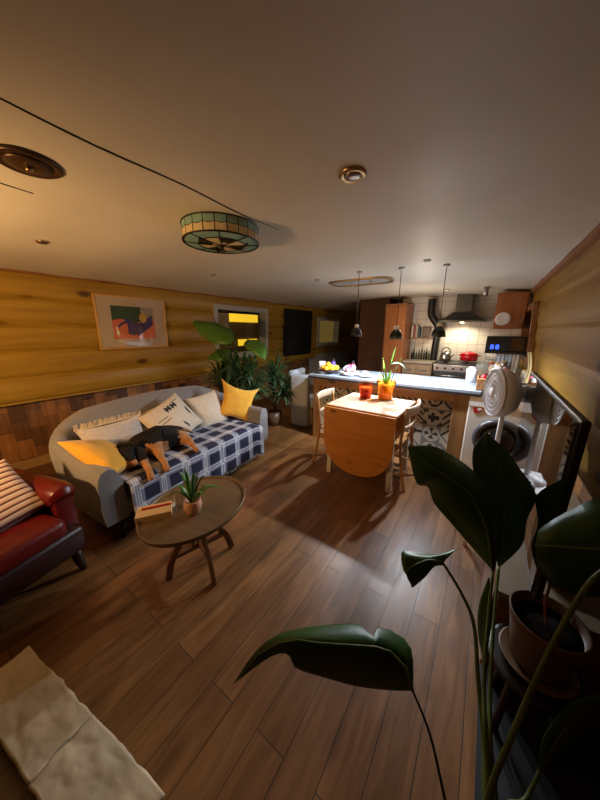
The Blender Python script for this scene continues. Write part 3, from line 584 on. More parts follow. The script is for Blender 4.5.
# wall cupboard on the right with plate, glasses, microwave
t = thing('wall_cupboard', 'orange stained wall cupboard at the right of the galley', 'cupboard', (.20, 5.10, 1.45))
b = MB(); b.box((0, 0, .26), (.35, .36, .49)); b.build('carcass', M['orange'], t, bevel=.004); o_ = MB().box((0, 0, 0), (.33, .018, .46)).build('door', M['orange'], t, bevel=.005, loc=(0, -.19, .26)); MB().box((.14, -.014, -.15), (.014, .014, .06)).build('handle', M['brass'], o_)
o = MB().lathe([(.02, 0), (.075, -.006), (.09, -.018), (.086, -.022), (.05, -.012), (.001, -.010)], (0, 0, 0), 32, axis='Y').build('wall_plate', M['plate'], smooth=True, loc=(.125, 4.900, 1.60)); tag(o, 'round cream plate hung on the orange wall cupboard', 'plate')
for k in range(7):
    t = thing('wine_glass', 'clear stemmed glass hanging upside down, %s along the rack from the left' % ['first', 'second', 'third', 'fourth', 'fifth', 'sixth', 'seventh'][k], 'glass', (.05+.05*k, 4.98+.03*(k % 2), 1.448), group='glasses hanging under the wall cupboard')
    MB().lathe([(.026, 0), (.026, -.003), (.003, -.006), (.003, -.05), (.022, -.065), (.027, -.09), (.021, -.115), (.020, -.115), (.025, -.09), (.021, -.067), (.001, -.055)], n=16, cap=False).build('bowl', M['glass'], t, smooth=True)
t = thing('microwave', 'black microwave oven with blue clock digits below the glasses', 'microwave', (.20, 4.80, 1.165))
b = MB(); b.box((0, 0, .10), (.44, .34, .20)); b.build('body', M['black'], t, bevel=.012)
MB().box((.13, -.172, .10), (.15, .008, .17)).build('door_window', mat('bronze_glass', (.08, .04, .015), .12), t, bevel=.002)
b = MB()
for dx in (-.145, -.085):
    for (ax, az, wx, wz) in ((0, .025, .026, .006), (0, 0, .026, .006), (0, -.025, .026, .006), (-.014, .0125, .006, .025), (.014, .0125, .006, .025), (-.014, -.0125, .006, .025), (.014, -.0125, .006, .025)): b.box((dx+ax, -.173, .06+az), (wx, .004, wz))
b.build('clock_digits', M['bluedigit'], t)
tag(MB().box((.215, 4.80, 1.150), (.47, .36, .028)).build('microwave_shelf', M['darkwood'], bevel=.003), 'dark shelf carrying the microwave', 'shelf')
# hanging towels
for k in range(3):
    b = MB(); x0_ = .13+.085*k
    b.grid(lambda u, v: (x0_+u*.085+.0, 4.63+.012*math.sin(u*12+k), 1.13-.26*v-.01*math.sin(u*3)), 12, 8)
    tag(b.build('tea_towel', M['cloth_b'] if k < 2 else M['linen'], smooth=True, solid=.006), ['pale blue tea towel hanging leftmost under the microwave', 'pale blue tea towel hanging in the middle under the microwave', 'cream tea towel hanging rightmost under the microwave'][k], 'towel', 'tea towels under the microwave')
tag(MB().tube([(.10, 4.63, 1.133), (.41, 4.63, 1.133)], .005).build('towel_rail', M['steel']), 'thin steel towel rail under the microwave', 'rail')
b = MB(); b.grid(lambda u, v: (.37+.03*math.sin(v*3)+.045*u, 3.78+.03*math.sin(u*9), 1.22-.40*v), 10, 12)
tag(b.build('hanging_cloth', M['cloth_y'], smooth=True, solid=.01), 'yellow cloth hanging against the right wall behind the fan', 'cloth')
# clutter on galley worktop
rnd = random.Random(8)
for k in range(10):
    cx = rnd.uniform(.07, .42); cy = 3.95+.09*k; h_ = rnd.uniform(.06, .15); r_ = rnd.uniform(.03, .05); m_ = [M['plate'], M['steel'], M['linen'], M['redlabel'], M['plate']][k % 5]
    names = ['white jar', 'steel tin', 'cream jar', 'red tin', 'white pot', 'white jar', 'steel tin', 'cream jar', 'red tin', 'white pot'][k]
    t = thing('storage_jar', names+' on the right galley worktop, %s from the front' % ['nearest', 'second', 'third', 'fourth', 'fifth', 'sixth', 'seventh', 'eighth', 'ninth', 'farthest'][k], 'jar', (cx, cy, .894), group='jars on the galley worktop')
    MB().lathe([(r_*.9, 0), (r_, h_*.2), (r_, h_*.85), (r_*.8, h_)], n=18).build('body', m_, t, smooth=True); MB().lathe([(r_*.85, h_), (r_*.85, h_+.015), (.008, h_+.02)], n=18).build('lid', M['steel'] if k % 2 else M['cork'], t, smooth=True)
t = thing('dish_rack', 'steel dish rack with crockery beside the cooker', 'rack', (-.0+.02, 5.15, .894))
t.location = (.20, 5.2, .894); b = MB()
for k in range(9): b.tube([(-.2+.05*k, -.15, .0), (-.2+.05*k, -.15, .12), (-.2+.05*k, .15, .12), (-.2+.05*k, .15, 0)], .004, 6)
for y_ in (-.15, .15): b.tube([(-.2, y_, .12), (.2, y_, .12)], .005, 6); b.tube([(-.2, y_, .03), (.2, y_, .03)], .005, 6)
b.build('wires', M['steel'], t)
for k in range(4):
    o = MB().lathe([(.02, -.004), (.10, .0), (.105, .012), (.02, .004)], (0, 0, 0), 24, axis='X').build('dinner_plate', M['plate'], smooth=True, loc=(.075+.05*k, 5.20, 1.0)); tag(o, 'white plate standing in the dish rack, %s from the left' % ['first', 'second', 'third', 'fourth'][k], 'plate', 'plates in the dish rack')
# basket on the end of the bar
t = thing('wicker_basket', 'brown wicker basket on the right end of the bar', 'basket', (.06, 3.20, .882)); Bx, By, Bz = .09, .12, .11
b = MB()
for s_ in (-1, 1): b.box((s_*Bx, 0, Bz/2+.003), (.012, By*2, Bz)); b.box((0, s_*By, Bz/2+.003), (Bx*2+.012, .012, Bz))
b.box((0, 0, .007), (Bx*2, By*2, .012)); b.build('weave', M['basket'], t, bevel=.004)
b = MB()
b.tube([(-Bx, -By, Bz+.003), (Bx, -By, Bz+.003), (Bx, By, Bz+.003), (-Bx, By, Bz+.003), (-Bx, -By, Bz+.003)], .009, 8); b.build('rim', M['basket'], t, smooth=True)
for k, (dx, dy, m_, nm, lb) in enumerate([(-.04, -.05, M['red'], 'spice_tin', 'red tin standing in the front of the wicker basket'), (.03, -.05, M['plate'], 'spice_tin', 'white tin standing in the front right of the wicker basket'), (-.035, .04, M['black'], 'spice_tin', 'black tin standing in the rear left of the wicker basket'), (.04, .05, M['pink'], 'spice_tin', 'pink tin standing in the rear right of the wicker basket')]):
    o = MB().lathe([(.027, 0), (.027, .115), (.020, .125), (.020, .135)], n=18).build(nm, m_, smooth=True, loc=(.06+dx, 3.20+dy, .896)); tag(o, lb, 'tin', 'tins in the wicker basket')
t = thing('snack_packet', 'red and white packet lying on the black worktop beside the fan', 'packet', (.27, 3.42, .882)); b = MB(); b.box((0, 0, .03), (.13, .10, .055)); b.build('packet', M['red'], t, bevel=.02); MB().box((0, -.052, .03), (.08, .004, .025)).build('label', M['white'], t)
tag(MB().lathe([(.05, 0), (.055, .14), (.05, .15), (.03, .155), (.03, .17)], n=20).build('white_canister', M['white'], smooth=True, loc=(-.10, 3.56, .884)), 'white plastic canister at the rear right of the bar', 'canister')
# ------------------------------------------------------------------ things on the bar, left end
t = thing('fruit_bowl', 'wide dark bowl of fruit at the left end of the bar', 'bowl', (-1.72, 3.22, .884)); FB = Vector((-1.72, 3.22, .884))
MB().lathe([(.05, 0), (.06, .01), (.13, .04), (.155, .062), (.150, .064), (.12, .046), (.05, .018), (.001, .015)], n=36).build('bowl', M['bowl'], t, smooth=True)
for k, (dx, dy, dz, r_, mm, nm, lb) in enumerate([(-.08, -.01, .070, .040, 'orangefruit', 'orange', 'orange at the left of the fruit bowl'), (-.01, -.06, .066, .036, 'orangefruit', 'orange', 'orange at the front of the fruit bowl'), (.05, -.02, .075, .038, 'lemon', 'lemon', 'lemon in the middle of the fruit bowl'), (.09, .03, .078, .036, 'lemon', 'lemon', 'lemon at the right of the fruit bowl'), (.0, .06, .075, .038, 'lemon', 'lemon', 'lemon at the back of the fruit bowl'), (-.015, .0, .118, .036, 'orangefruit', 'orange', 'topmost orange on the fruit pile')]):
    o = MB().ball((0, 0, 0), r_, 18, sc_=(1, 1, 1) if nm == 'orange' else (1.25, 1, 1)).build(nm, M[mm], smooth=True, loc=FB+Vector((dx, dy, dz))); tag(o, lb, 'fruit', 'fruit in the dark bowl')
t = thing('white_cup', 'white plastic beaker behind the fruit bowl', 'cup', (-1.93, 3.40, .884)); MB().lathe([(.04, 0), (.05, .13), (.046, .13), (.037, .01), (.001, .008)], n=22).build('body', M['white'], t, smooth=True)
t = thing('drink_bottle', 'violet bottle with dark cap behind the fruit bowl', 'bottle', (-1.78, 3.46, .884)); MB().lathe([(.032, 0), (.034, .11), (.02, .14)], n=18).build('body', M['violet'], t, smooth=True); MB().lathe([(.02, .14), (.02, .175)], n=16).build('cap', M['black'], t)
def plate_stack(name, x, y, r, nplates, lb):
    for k in range(nplates):
        o = MB().lathe([(r*.5, 0), (r*.55, .006), (r, .022), (r*.98, .026), (r*.5, .010), (.001, .008)], n=30).build('side_plate', M['plate'], smooth=True, loc=(x, y, .884+k*.010)); tag(o, lb % ['bottom', 'second', 'third', 'top'][k], 'plate', lb.split(' of ')[-1])
plate_stack('p', -1.42, 3.22, .125, 3, 'white plate, %s one of the larger stack on the bar')
plate_stack('p', -1.20, 3.20, .085, 2, 'small white saucer, %s one of the smaller stack on the bar')
t = thing('wrapped_sweets', 'pink wrapped sweets piled on the plates beside the fruit bowl', 'sweets', (-1.45, 3.26, .931)); rnd = random.Random(2); b = MB()
for k in range(16): b.ball((rnd.uniform(-.06, .06), rnd.uniform(-.05, .05), .016+rnd.uniform(0, .045)), .021, 8, mi=k % 2)
b.build('sweets', [M['pink'], M['white']], t, smooth=True)
t = thing('small_bottle', 'small black topped pink bottle standing behind the plates', 'bottle', (-1.47, 3.44, .884)); MB().lathe([(.032, 0), (.034, .10), (.016, .125)], n=18).build('body', M['pink'], t, smooth=True); MB().lathe([(.018, .125), (.018, .165)], n=14).build('cap', M['black'], t)
tag(MB().ball((0, 0, .022), .03, 12, sc_=(1.3, 1, .7)).build('napkin', M['white'], smooth=True, loc=(-1.20, 3.20, .917)), 'crumpled white napkin on the small saucers', 'napkin')
# ------------------------------------------------------------------ pendants
for k, (x, y, zc, cm) in enumerate([(-1.245, 2.96, 1.455, COOL), (-.805, 2.96, 1.435, COOL), (-.405, 2.96, 1.46, COOL)]):
    t = thing('pendant_lamp', ['small black dome pendant lamp hanging nearest the blackboard over the bar', 'small black dome pendant lamp hanging in the middle over the bar', 'small black dome pendant lamp hanging in front of the cooker over the bar'][k], 'lamp', (x, y, zc), group='black pendant lamps over the bar')
    MB().lathe([(.022, .02), (.04, .01), (.058, -.03), (.066, -.075), (.063, -.075), (.052, -.03), (.02, .0)], n=28, cap=False).build('lamp_shade', M['black'], t, smooth=True)
    MB().lathe([(.024, .02), (.024, .052), (.008, .058)], n=20).build('cap', M['white'], t, smooth=True)
    zz = ceil_at(x, y); MB().tube([(0, 0, .05), (0, 0, zz-zc)], .0035, 6).build('cord', M['brownstem'], t)
    MB().lathe([(.028, zz-zc), (.026, zz-zc-.014), (.004, zz-zc-.022)], n=20).build('ceiling_rose', M['steel'], t, smooth=True)
    MB().ball((0, 0, -.035), .018, 12).build('bulb', M['bulb'], t, smooth=True)
    l = light('pendant_light', 'POINT', (x, y, zc-.060), (44, 47, 50)[k], cm, .012)
# track light by hood
t = thing('track_light', 'steel ceiling track light with two lamp heads in front of the hood', 'light fitting', (-.12, 4.75, ceil_at(-.12, 4.75)))
MB().box((0, 0, -.012), (.05, .30, .024)).build('track', M['steel'], t)
for s_ in (-1, 1): MB().lathe([(.02, 0), (.028, -.08)], (0, s_*.1, -.024), 16).build('lamp_head', M['steel'], t, smooth=True)
t = thing('kitchen_downlight', 'small steel ceiling spotlight above the galley floor', 'light fitting', (-.62, 4.78, ceil_at(-.62, 4.78)-.0)); MB().lathe([(.04, 0), (.038, -.012)], n=20).build('bezel', M['steel'], t); MB().lathe([(.028, -.012), (.026, -.016)], n=20).build('lens', mat('dim_lens', (.9, .8, .6), .4, emit=(1, .8, .55), estr=.3), t)
# ------------------------------------------------------------------ drop-leaf table and chairs
t = thing('drop_leaf_table', 'pine drop-leaf table with rounded hanging leaf and cream legs in front of the bar', 'table', (-.875, 2.56, 0), -.03)
TW, TD = .345, .31
b = MB(); b.box((0, 0, .738), (TW*2, TD*2, .022)); b.build('tabletop', M['pine_top'], t, bevel=.004)
b = MB(); b.box((0, -TD-.006, .722), (TW*2, .012, .05)); b.box((0, 0, .70), (TW*2-.14, TD*2-.1, .06)); b.build('apron', M['pine'], t, bevel=.003)
poly = []
for k in range(41): a = PI+PI*k/40; poly.append((TW*math.cos(a)*1.0, .34+.245*math.sin(a) if True else 0))
poly = [(-TW, .735)]+[(TW*math.copysign(abs(math.cos(a))**.9, math.cos(a)), .44+.335*math.copysign(abs(math.sin(a))**.95, math.sin(a))) for a in [PI+PI*k/40 for k in range(41)]]+[(TW, .735)]
for sgn, nm in ((-1, 'front'), (1, 'rear')):
    y_ = sgn*(TD+.028); b = MB(); b.prism(poly, y_-.010, y_+.010, axis='Y'); b.build('leaf', M['pine'], t, bevel=.004)
for sx in (-1, 1):
    for sy in (-1, 1): MB().bar((sx*(TW-.055), sy*(TD-.06), .72), (sx*(TW-.03), sy*(TD-.05), 0), .048).build('leg', M['cream'], t, bevel=.003)
def chair(lb, loc, rz):
    t = thing('folding_chair', lb, 'chair', loc, rz, 'pine chairs tucked under the table')
    b = MB(); b.box((0, 0, .44), (.38, .36, .02)); b.build('seat', M['pine_leg'], t, bevel=.006)
    for s_ in (-1, 1):
        MB().bar((-.30, s_*.19, 0), (-.13, s_*.19, .43), .03, .022).build('leg', M['pine_leg'], t, bevel=.003) if 0 else None
        MB().tube(smoothpts([(-.26, s_*.185, 0), (-.19, s_*.185, .43), (-.22, s_*.185, .79)], 4), .014, 8).build('rear_leg', M['pine_leg'], t, smooth=True)
        MB().tube([(.19, s_*.17, 0), (.17, s_*.17, .43)], .014, 8).build('front_leg', M['pine_leg'], t, smooth=True)
        MB().tube([(-.235, s_*.185, .16), (.186, s_*.17, .16)], .009, 8).build('stretcher', M['pine_leg'], t, smooth=True)
    b = MB(); b.grid(lambda u, v: (-.215-.045*(1-(2*u-1)**2), lerp(-.21, .21, u), lerp(.72, .80, v)), 14, 3); b.build('top_rail', M['pine_top'], t, smooth=True, solid=.018)
    b = MB(); b.grid(lambda u, v: (-.20-.03*(1-(2*u-1)**2), lerp(-.19, .19, u), lerp(.58, .62, v)), 14, 2); b.build('back_slat', M['pine_top'], t, smooth=True, solid=.014)
chair('pine chair with curved top rail tucked in at the left of the drop-leaf table', (-1.18, 2.56, 0), .05)
chair('pine chair with curved top rail tucked in at the right of the drop-leaf table', (-.70, 2.56, 0), PI-.05)
# glass pots on the table
t = thing('amber_flowerpot', 'large amber glass pot of green shoots on the drop-leaf table', 'plant pot', (-.80, 2.74, .75))
MB().lathe([(.068, 0), (.072, .004), (.098, .20), (.094, .20), (.068, .012), (.001, .010)], n=32).build('pot', M['amber'], t, smooth=True)
MB().lathe([(.060, .013), (.084, .165), (.001, .172)], n=24).build('filling', mat('amber_gravel', (.90, .52, .09), .7, bump=.8, bscale=90), t, smooth=True)
def blade(b, base, tip, bend, w_, n=8, mi=0, fold=.25):
    base = Vector(base); tip = Vector(tip); d_ = tip-base; side = d_.cross(Vector((0, 0, 1)));
    if side.length < 1e-4: side = Vector((1, 0, 0))
    side.normalize(); up_ = side.cross(d_).normalized(); vs = []; fs = []
    for i in range(n+1):
        t_ = i/n; p = base+d_*t_+Vector((0, 0, 1))*bend*math.sin(PI*t_)*1.0; ww = w_*math.sin(PI*min(1, .12+.88*t_)**.8)*.5 if t_ < 1 else .0005
        vs += [p-side*ww+up_*fold*ww, p, p+side*ww+up_*fold*ww]
    for i in range(n): a = i*3; fs += [(a, a+3, a+4, a+1), (a+1, a+4, a+5, a+2)]
    b.add(vs, fs, mi)
t2 = t
for k, (dx, dy, h_, tx, ty, w_) in enumerate([(.0, 0, .42, .06, 0, .05), (.02, .01, .32, .10, .02, .045), (-.02, 0, .30, -.03, 0, .035)]):
    b = MB(); b.tube(smoothpts([(dx, dy, .10), (dx+tx*.4, dy+ty*.4, .10+h_*.5), (dx+tx*.6, dy+ty*.6, .10+h_*.72)], 4), .004, 6); b.build('stem', M['stem'], t2, smooth=True)
    b = MB(); blade(b, (dx+tx*.6, dy+ty*.6, .10+h_*.68), (dx+tx*1.1, dy+ty, .12+h_), 0, w_); b.build('leaf', M['leafL'] if k != 1 else M['leafM'], t2, smooth=True, solid=.002)
b = MB(); blade(b, (.03, 0, .36), (.17, .02, .33), .03, .06); b.build('drooping_leaf', M['leafT'], t2, smooth=True, solid=.002)
for k, (tx, ty, tz) in enumerate([(-.09, .02, .27), (-.06, -.05, .30), (.06, -.06, .25), (.03, .05, .30), (-.02, -.03, .35)]):
    b = MB(); blade(b, (0, 0, .12), (tx, ty, tz), .02, .035); b.build('leaf', M['leafL'], t2, smooth=True, solid=.002)
tag(MB().lathe([(.08, 0), (.10, .012), (.095, .012), (.08, .004), (.001, .003)], n=28).build('saucer', M['glass'], smooth=True, loc=(-.80, 2.74, .7495)), 'clear saucer under the amber pot', 'saucer'); t.location[2] = .7540
t = thing('red_glass_cup', 'small red-orange glass cup left of the amber pot on the table', 'cup', (-1.0, 2.71, .7495))
MB().lathe([(.055, 0), (.058, .004), (.085, .16), (.081, .16), (.054, .010), (.001, .009)], n=28).build('cup', M['redglass'], t, smooth=True); MB().lathe([(.048, .011), (.068, .115), (.001, .117)], n=24).build('wax', mat('orange_wax', (.50, .20, .07), .5), t, smooth=True)
# ------------------------------------------------------------------ sofa (local: +x forward, y along)
SR = math.atan2(.12, 1.65)
sofa = thing('sofa', 'grey tufted two-seat sofa with curved arms and tapered legs', 'sofa', (-2.37, 1.40, 0), SR)
HL, FD, BD = .89, .385, -.46          # half length, front, back
path = []
def addp(x, y, h): path.append((x, y, h))
rc = .30
for k in range(7): addp(lerp(FD, BD+rc, k/6), -HL, lerp(.57, .62, (k/6)**2))
for k in range(1, 9): a = PI/2*k/8; addp(BD+rc-rc*math.sin(a), -HL+rc-rc*math.cos(a), lerp(.62, .80, (k/8)))
for k in range(1, 14): addp(BD, lerp(-HL+rc, HL-rc, k/14), .80+.03*math.sin(PI*k/14))
for k in range(0, 9): a = PI/2*k/8; addp(BD+rc-rc*math.cos(a), HL-rc+rc*math.sin(a), lerp(.80, .62, (k/8)))
for k in range(1, 7): addp(lerp(BD+rc, FD, k/6), HL, lerp(.62, .57, 1-(1-k/6)**2))
T = .14; b = MB(); rings = []
for i, (x, y, h) in enumerate(path):
    p0 = path[max(0, i-1)]; p1 = path[min(len(path)-1, i+1)]; tx, ty = p1[0]-p0[0], p1[1]-p0[1]; L_ = math.hypot(tx, ty); nx_, ny_ = ty/L_, -tx/L_   # outward (left side: -y)
    ring = []
    if (nx_*(x-0)+ny_*(y)) < 0: nx_, ny_ = -nx_, -ny_
    base = .17
    for (o_, zz) in ((0, base), (.004, .3), (.0, h-.10), (-.010, h-.05), (-.03, h-.015), (-.07, h), (-.11, h-.015), (-.13, h-.05), (-.145, h-.12), (-.15, .45), (-.15, base)):
        lean = .06*(max(0, zz-base)/.6)
        oo = o_+lean*(1 if i > 6 and i < len(path)-7 else .25)
        ring.append((x+nx_*oo, y+ny_*oo, zz))
    rings.append(ring)
n = len(rings[0]); vs = [p for r in rings for p in r]
fs = [(i*n+k, (i+1)*n+k, (i+1)*n+(k+1) % n, i*n+(k+1) % n) for i in range(len(rings)-1) for k in range(n)]+[tuple(range(n)), tuple((len(rings)-1)*n+k for k in range(n))[::-1]]
b.add(vs, fs); o = b.build('back_and_arms', M['fabric'], sofa, smooth=True, bevel=.022, segs=3)
b = MB(); b.box((.0, 0, .235), (.76, 1.62, .13)); b.build('seat_base', M['fabric'], sofa, bevel=.03, smooth=True, segs=3)
for s_ in (-1, 1): MB().box((.03, s_*.358, .355), (.68, .70, .13)).build('seat_cushion', M['fabric'], sofa, bevel=.04, smooth=True, segs=4)
for k in range(7):
    for r_ in range(2):
        yy = -.60+.2*k+(.1 if r_ else 0)
        if yy > .65: continue
        MB().ball((BD+.150-.02*r_+(-.02), yy, .54+.10*r_), .014, 10, sc_=(.5, 1, 1)).build('button', M['fabric_b'], sofa, smooth=True)
for sx, sy in ((1, 1), (1, -1), (-1, 1), (-1, -1)):
    MB().tube([(sx*.30, sy*.74, .18), (sx*.335, sy*.79, 0)], [.028, .014], 12).build('leg', M['darkwood'], sofa, smooth=True)
SM = Matrix.Translation((-2.37, 1.40, 0)) @ Matrix.Rotation(SR, 4, 'Z')
# plaid throw over seat and front
def throw_pt(u, v):     # u along y, v from back to hem
    y = lerp(-.735, .72, u); s_ = v*1.02; drop = 0
    if s_ < .62: x = -.21+s_; z = .432
    else:
        a = min(1, (s_-.62)/.10); x = .41+.035*math.sin(a*PI/2); z = .432-.05*(1-math.cos(a*PI/2)); z -= max(0, s_-.72)*.95; x += .006*math.sin(u*40)*min(1, max(0, (s_-.70)*4))
    z += .006*noise.noise(Vector((u*12, v*8, 0)))
    if u > .93: z -= (u-.93)*.6
    return (x, y, z+.004)
def plaid(u, v):
    U = u*1.46/.20; V = v*1.02/.17; a, c = U % 1, V % 1
    la = a < .40; lc = c < .40
    if (.08 < a < .12 or .24 < a < .28 or .17 < a < .20) and la: return 1
    if (.08 < c < .13 or .24 < c < .29) and lc: return 1
    if la and lc: return 1 if (int(u*300)+int(v*200)) % 2 else 2
    if la or lc: return 2
    return 0
b = MB(); b.grid(throw_pt, 176, 108, plaid)
o = b.build('plaid_throw', [M['navy'], M['white_wool'], M['bluegrey']], smooth=True, solid=.008, loc=(-2.37, 1.40, 0), rz=SR)
tag(o, 'navy and white checked throw spread over the sofa seat and hanging down the front', 'throw')
# fringe hem part
b = MB()
for k in range(90):
    u = (k+.5)/90; p = Vector(throw_pt(u, 1.0)); b.tube([p, p+Vector((.004*math.sin(k), .005*math.cos(k*2), -.03))], .0022, 4)
f_ = b.build('fringe', M['white_wool'], o)
# pillows
def pillow(name, mats, loc, rot, w_, h_, t_, label, patt=None, group=None, kx=.12, nseg=28):
    b = MB()
    for s_ in (1, -1):
        def fn(u, v):
            a, c = 2*u-1, 2*v-1
            A = a*(1-kx*(1-c*c)*abs(a)**2); Cc = c*(1-kx*(1-a*a)*abs(c)**2)
            th = (max(0, 1-a*a)**.42)*(max(0, 1-c*c)**.42)
            return (A*w_/2, Cc*h_/2, s_*t_/2*th+.006*noise.noise(Vector((a*2.5, c*2.5, s_)))*th)
        b.grid(fn, nseg, nseg, (patt if s_ > 0 else None))
    o = b.build(name, mats, smooth=True, merge=True); o.location = loc; o.rotation_euler = rot
    return tag(o, label, 'cushion', group)
def orient(normal, upv, roll=0):
    n_ = Vector(normal).normalized(); u_ = Vector(upv); u_ = (u_-n_*u_.dot(n_)).normalized(); x_ = u_.cross(n_)
    m_ = Matrix((x_, u_, n_)).transposed() @ Matrix.Rotation(roll, 3, 'Z'); return m_.to_euler()
def S(x, y, z): return SM @ Vector((x, y, z))
o = pillow('fringed_cushion', M['plush'], S(-.16, -.50, .555), orient((.86, .02, .42), (0, 0, 1), 0), .50, .30, .13, 'silvery rectangular cushion with a cream fringe behind the dog')
b = MB(); rnd = random.Random(5)
for k in range(110):
    a = -.25+.5*k/109; b.tube([(a, .145, 0), (a+rnd.uniform(-.012, .012), .185+rnd.uniform(-.01, .01), rnd.uniform(0, .03))], .003, 4)
b.build('fringe', M['fringe'], o)
def ikat(u, v):
    a, c = u, v
    def lens(cx, cy, rx, ry, ang=0):
        dx, dy = a-cx, c-cy; x_ = dx*math.cos(ang)+dy*math.sin(ang); y_ = -dx*math.sin(ang)+dy*math.cos(ang); return abs(x_)/rx+(y_/ry)**2 < 1
    for k in range(4):
        if lens(.48+.075*k, .77, .036, .085): return 1
    if lens(.86, .48, .028, .13): return 1
    if lens(.60, .22, .022, .14, .3): return 1
    if .16 < a < .40 and abs(c-.62-.0*a) < .010: return 1
    if .2 < a < .44 and abs(c-.54) < .006: return 1
    if lens(.3, .25, .02, .09, -.4): return 1
    if lens(.76, .86, .10, .008): return 1
    return 0
pillow('patterned_cushion', [M['linen'], M['blackp']], S(-.10, -.005, .585), orient((.80, -.02, .55), (0, 0, 1), .38), .48, .42, .15, 'cream cushion with black brush marks in the middle of the sofa', ikat, None, .07, 60)
pillow('beige_cushion', M['linen'], S(-.20, -.12, .57), orient((.86, .0, .40), (0, 0, 1), .15), .34, .32, .10, 'plain beige cushion half hidden behind the patterned one')
pillow('cream_cushion', M['linen'], S(-.10, .43, .575), orient((.86, -.10, .45), (0, 0, 1), .12), .42, .42, .15, 'plain cream cushion between the patterned and the mustard ones')
pillow('mustard_cushion', M['mustard'], S(.06, .74, .61), orient((.80, -.42, .32), (0, 0, 1), -.35), .50, .50, .16, 'mustard yellow cushion standing at the far arm of the sofa', kx=.34)
pillow('mustard_cushion', M['mustard'], S(.10, -.705, .545), orient((.25, .55, .80), (.25, -.6, .6), .35), .44, .42, .15, 'mustard yellow cushion slumped over the near arm of the sofa', kx=.16)
# ------------------------------------------------------------------ dog
def skin(name, chains, mats, facemat, sub=2):
    me = D.meshes.new(name); vs = []; es = []; rad = []; idx = {}
    for ch in chains:
        prev = None
        for (p, r_) in ch:
            key = tuple(round(q_, 4) for q_ in p)
            if key not in idx: idx[key] = len(vs); vs.append(p); rad.append(r_ if isinstance(r_, tuple) else (r_, r_))
            if prev is not None: es.append((prev, idx[key]))
            prev = idx[key]
    me.from_pydata(vs, es, []); o = D.objects.new(name, me); C.objects.link(o)
    q_ = o.modifiers.new('skin', 'SKIN'); q_.use_smooth_shade = True
    if not me.skin_vertices: bm = bmesh.new(); bm.from_mesh(me); bm.verts.layers.skin.verify(); bm.to_mesh(me); bm.free()
    for i, r_ in enumerate(rad): me.skin_vertices[0].data[i].radius = r_; me.skin_vertices[0].data[i].use_root = (i == 0)
    q_ = o.modifiers.new('sub', 'SUBSURF'); q_.levels = sub; q_.render_levels = sub
    dg = bpy.context.evaluated_depsgraph_get(); dg.update(); ne = D.meshes.new_from_object(o.evaluated_get(dg)); D.objects.remove(o)
    ne.materials.clear()
    for m_ in mats: ne.materials.append(m_)
    for p in ne.polygons: p.material_index = facemat(p.center, p.normal); p.use_smooth = True
    o = D.objects.new(name, ne); C.objects.link(o); return o
Z0 = .44
H0 = (S(.16, -.18, Z0+.095), .098); CH = (S(.11, -.43, Z0+.105), .112); HD = (S(.17, -.60, Z0+.09), .066)
DG = [
 [H0, (S(.11, -.30, Z0+.11), .115), CH, (S(.12, -.53, Z0+.10), .078), HD, (S(.215, -.615, Z0+.07), .05), (S(.265, -.61, Z0+.052), .032), (S(.30, -.60, Z0+.042), .026)],
 [H0, (S(.23, -.12, Z0+.065), .055), (S(.31, -.13, Z0+.04), .030), (S(.38, -.155, Z0+.028), .019), (S(.44, -.18, Z0+.026), .020), (S(.465, -.19, Z0+.024), .022)],
 [H0, (S(.09, -.09, Z0+.09), .06), (S(.05, -.03, Z0+.09), .028), (S(.06, .03, Z0+.06), .016), (S(.10, .06, Z0+.03), .010)],
 [CH, (S(.22, -.38, Z0+.05), .050), (S(.31, -.42, Z0+.034), .030), (S(.40, -.45, Z0+.028), .023), (S(.455, -.47, Z0-.002), .023), (S(.475, -.48, Z0-.03), .024)],
 [(S(.12, -.53, Z0+.10), .078), (S(.22, -.52, Z0+.05), .046), (S(.32, -.55, Z0+.034), .029), (S(.41, -.58, Z0+.028), .024), (S(.462, -.60, Z0-.004), .024), (S(.482, -.61, Z0-.034), .025)],
 [HD, (S(.16, -.655, Z0+.085), (.02, .04)), (S(.19, -.68, Z0+.055), (.012, .034))],
 [HD, (S(.175, -.545, Z0+.125), (.018, .035)), (S(.21, -.52, Z0+.095), (.012, .032))],
]
SI = SM.inverted()
def dshift(p):
    l = SI @ Vector(p); return tuple(SM @ l)
DG = [[(dshift(p), r_) for p, r_ in ch] for ch in DG]
SI = SM.inverted()
def dogmat(c_, n_):
    x, y, z = SI @ c_
    if x > .27 and z < Z0+.07 and y > -.585 and not (y < -.5 and x < .31): return 1      # legs
    if x > .36: return 1
    if x > .175 and -.47 < y < -.30 and z < Z0+.125: return 1               # chest
    if x > .20 and y > -.19: return 1                                       # thigh
    if x > .235 and y < -.57 and z < Z0+.075: return 1                      # muzzle
    if y > -.075 and x < .10: return 1
    return 0
dog = skin('dog', DG, [M['furb'], M['furt']], dogmat); tag(dog, 'black and tan dog lying asleep on its side on the sofa throw', 'dog')
MB().ball(dshift(S(.325, -.594, Z0+.048)), .013, 10).build('nose', M['black'], dog, smooth=True)
for s_ in (-1, 1): MB().ball(dshift(S(.235, -.610+.028*s_, Z0+.098)), .007, 8).build('eye', M['black'], dog, smooth=True)
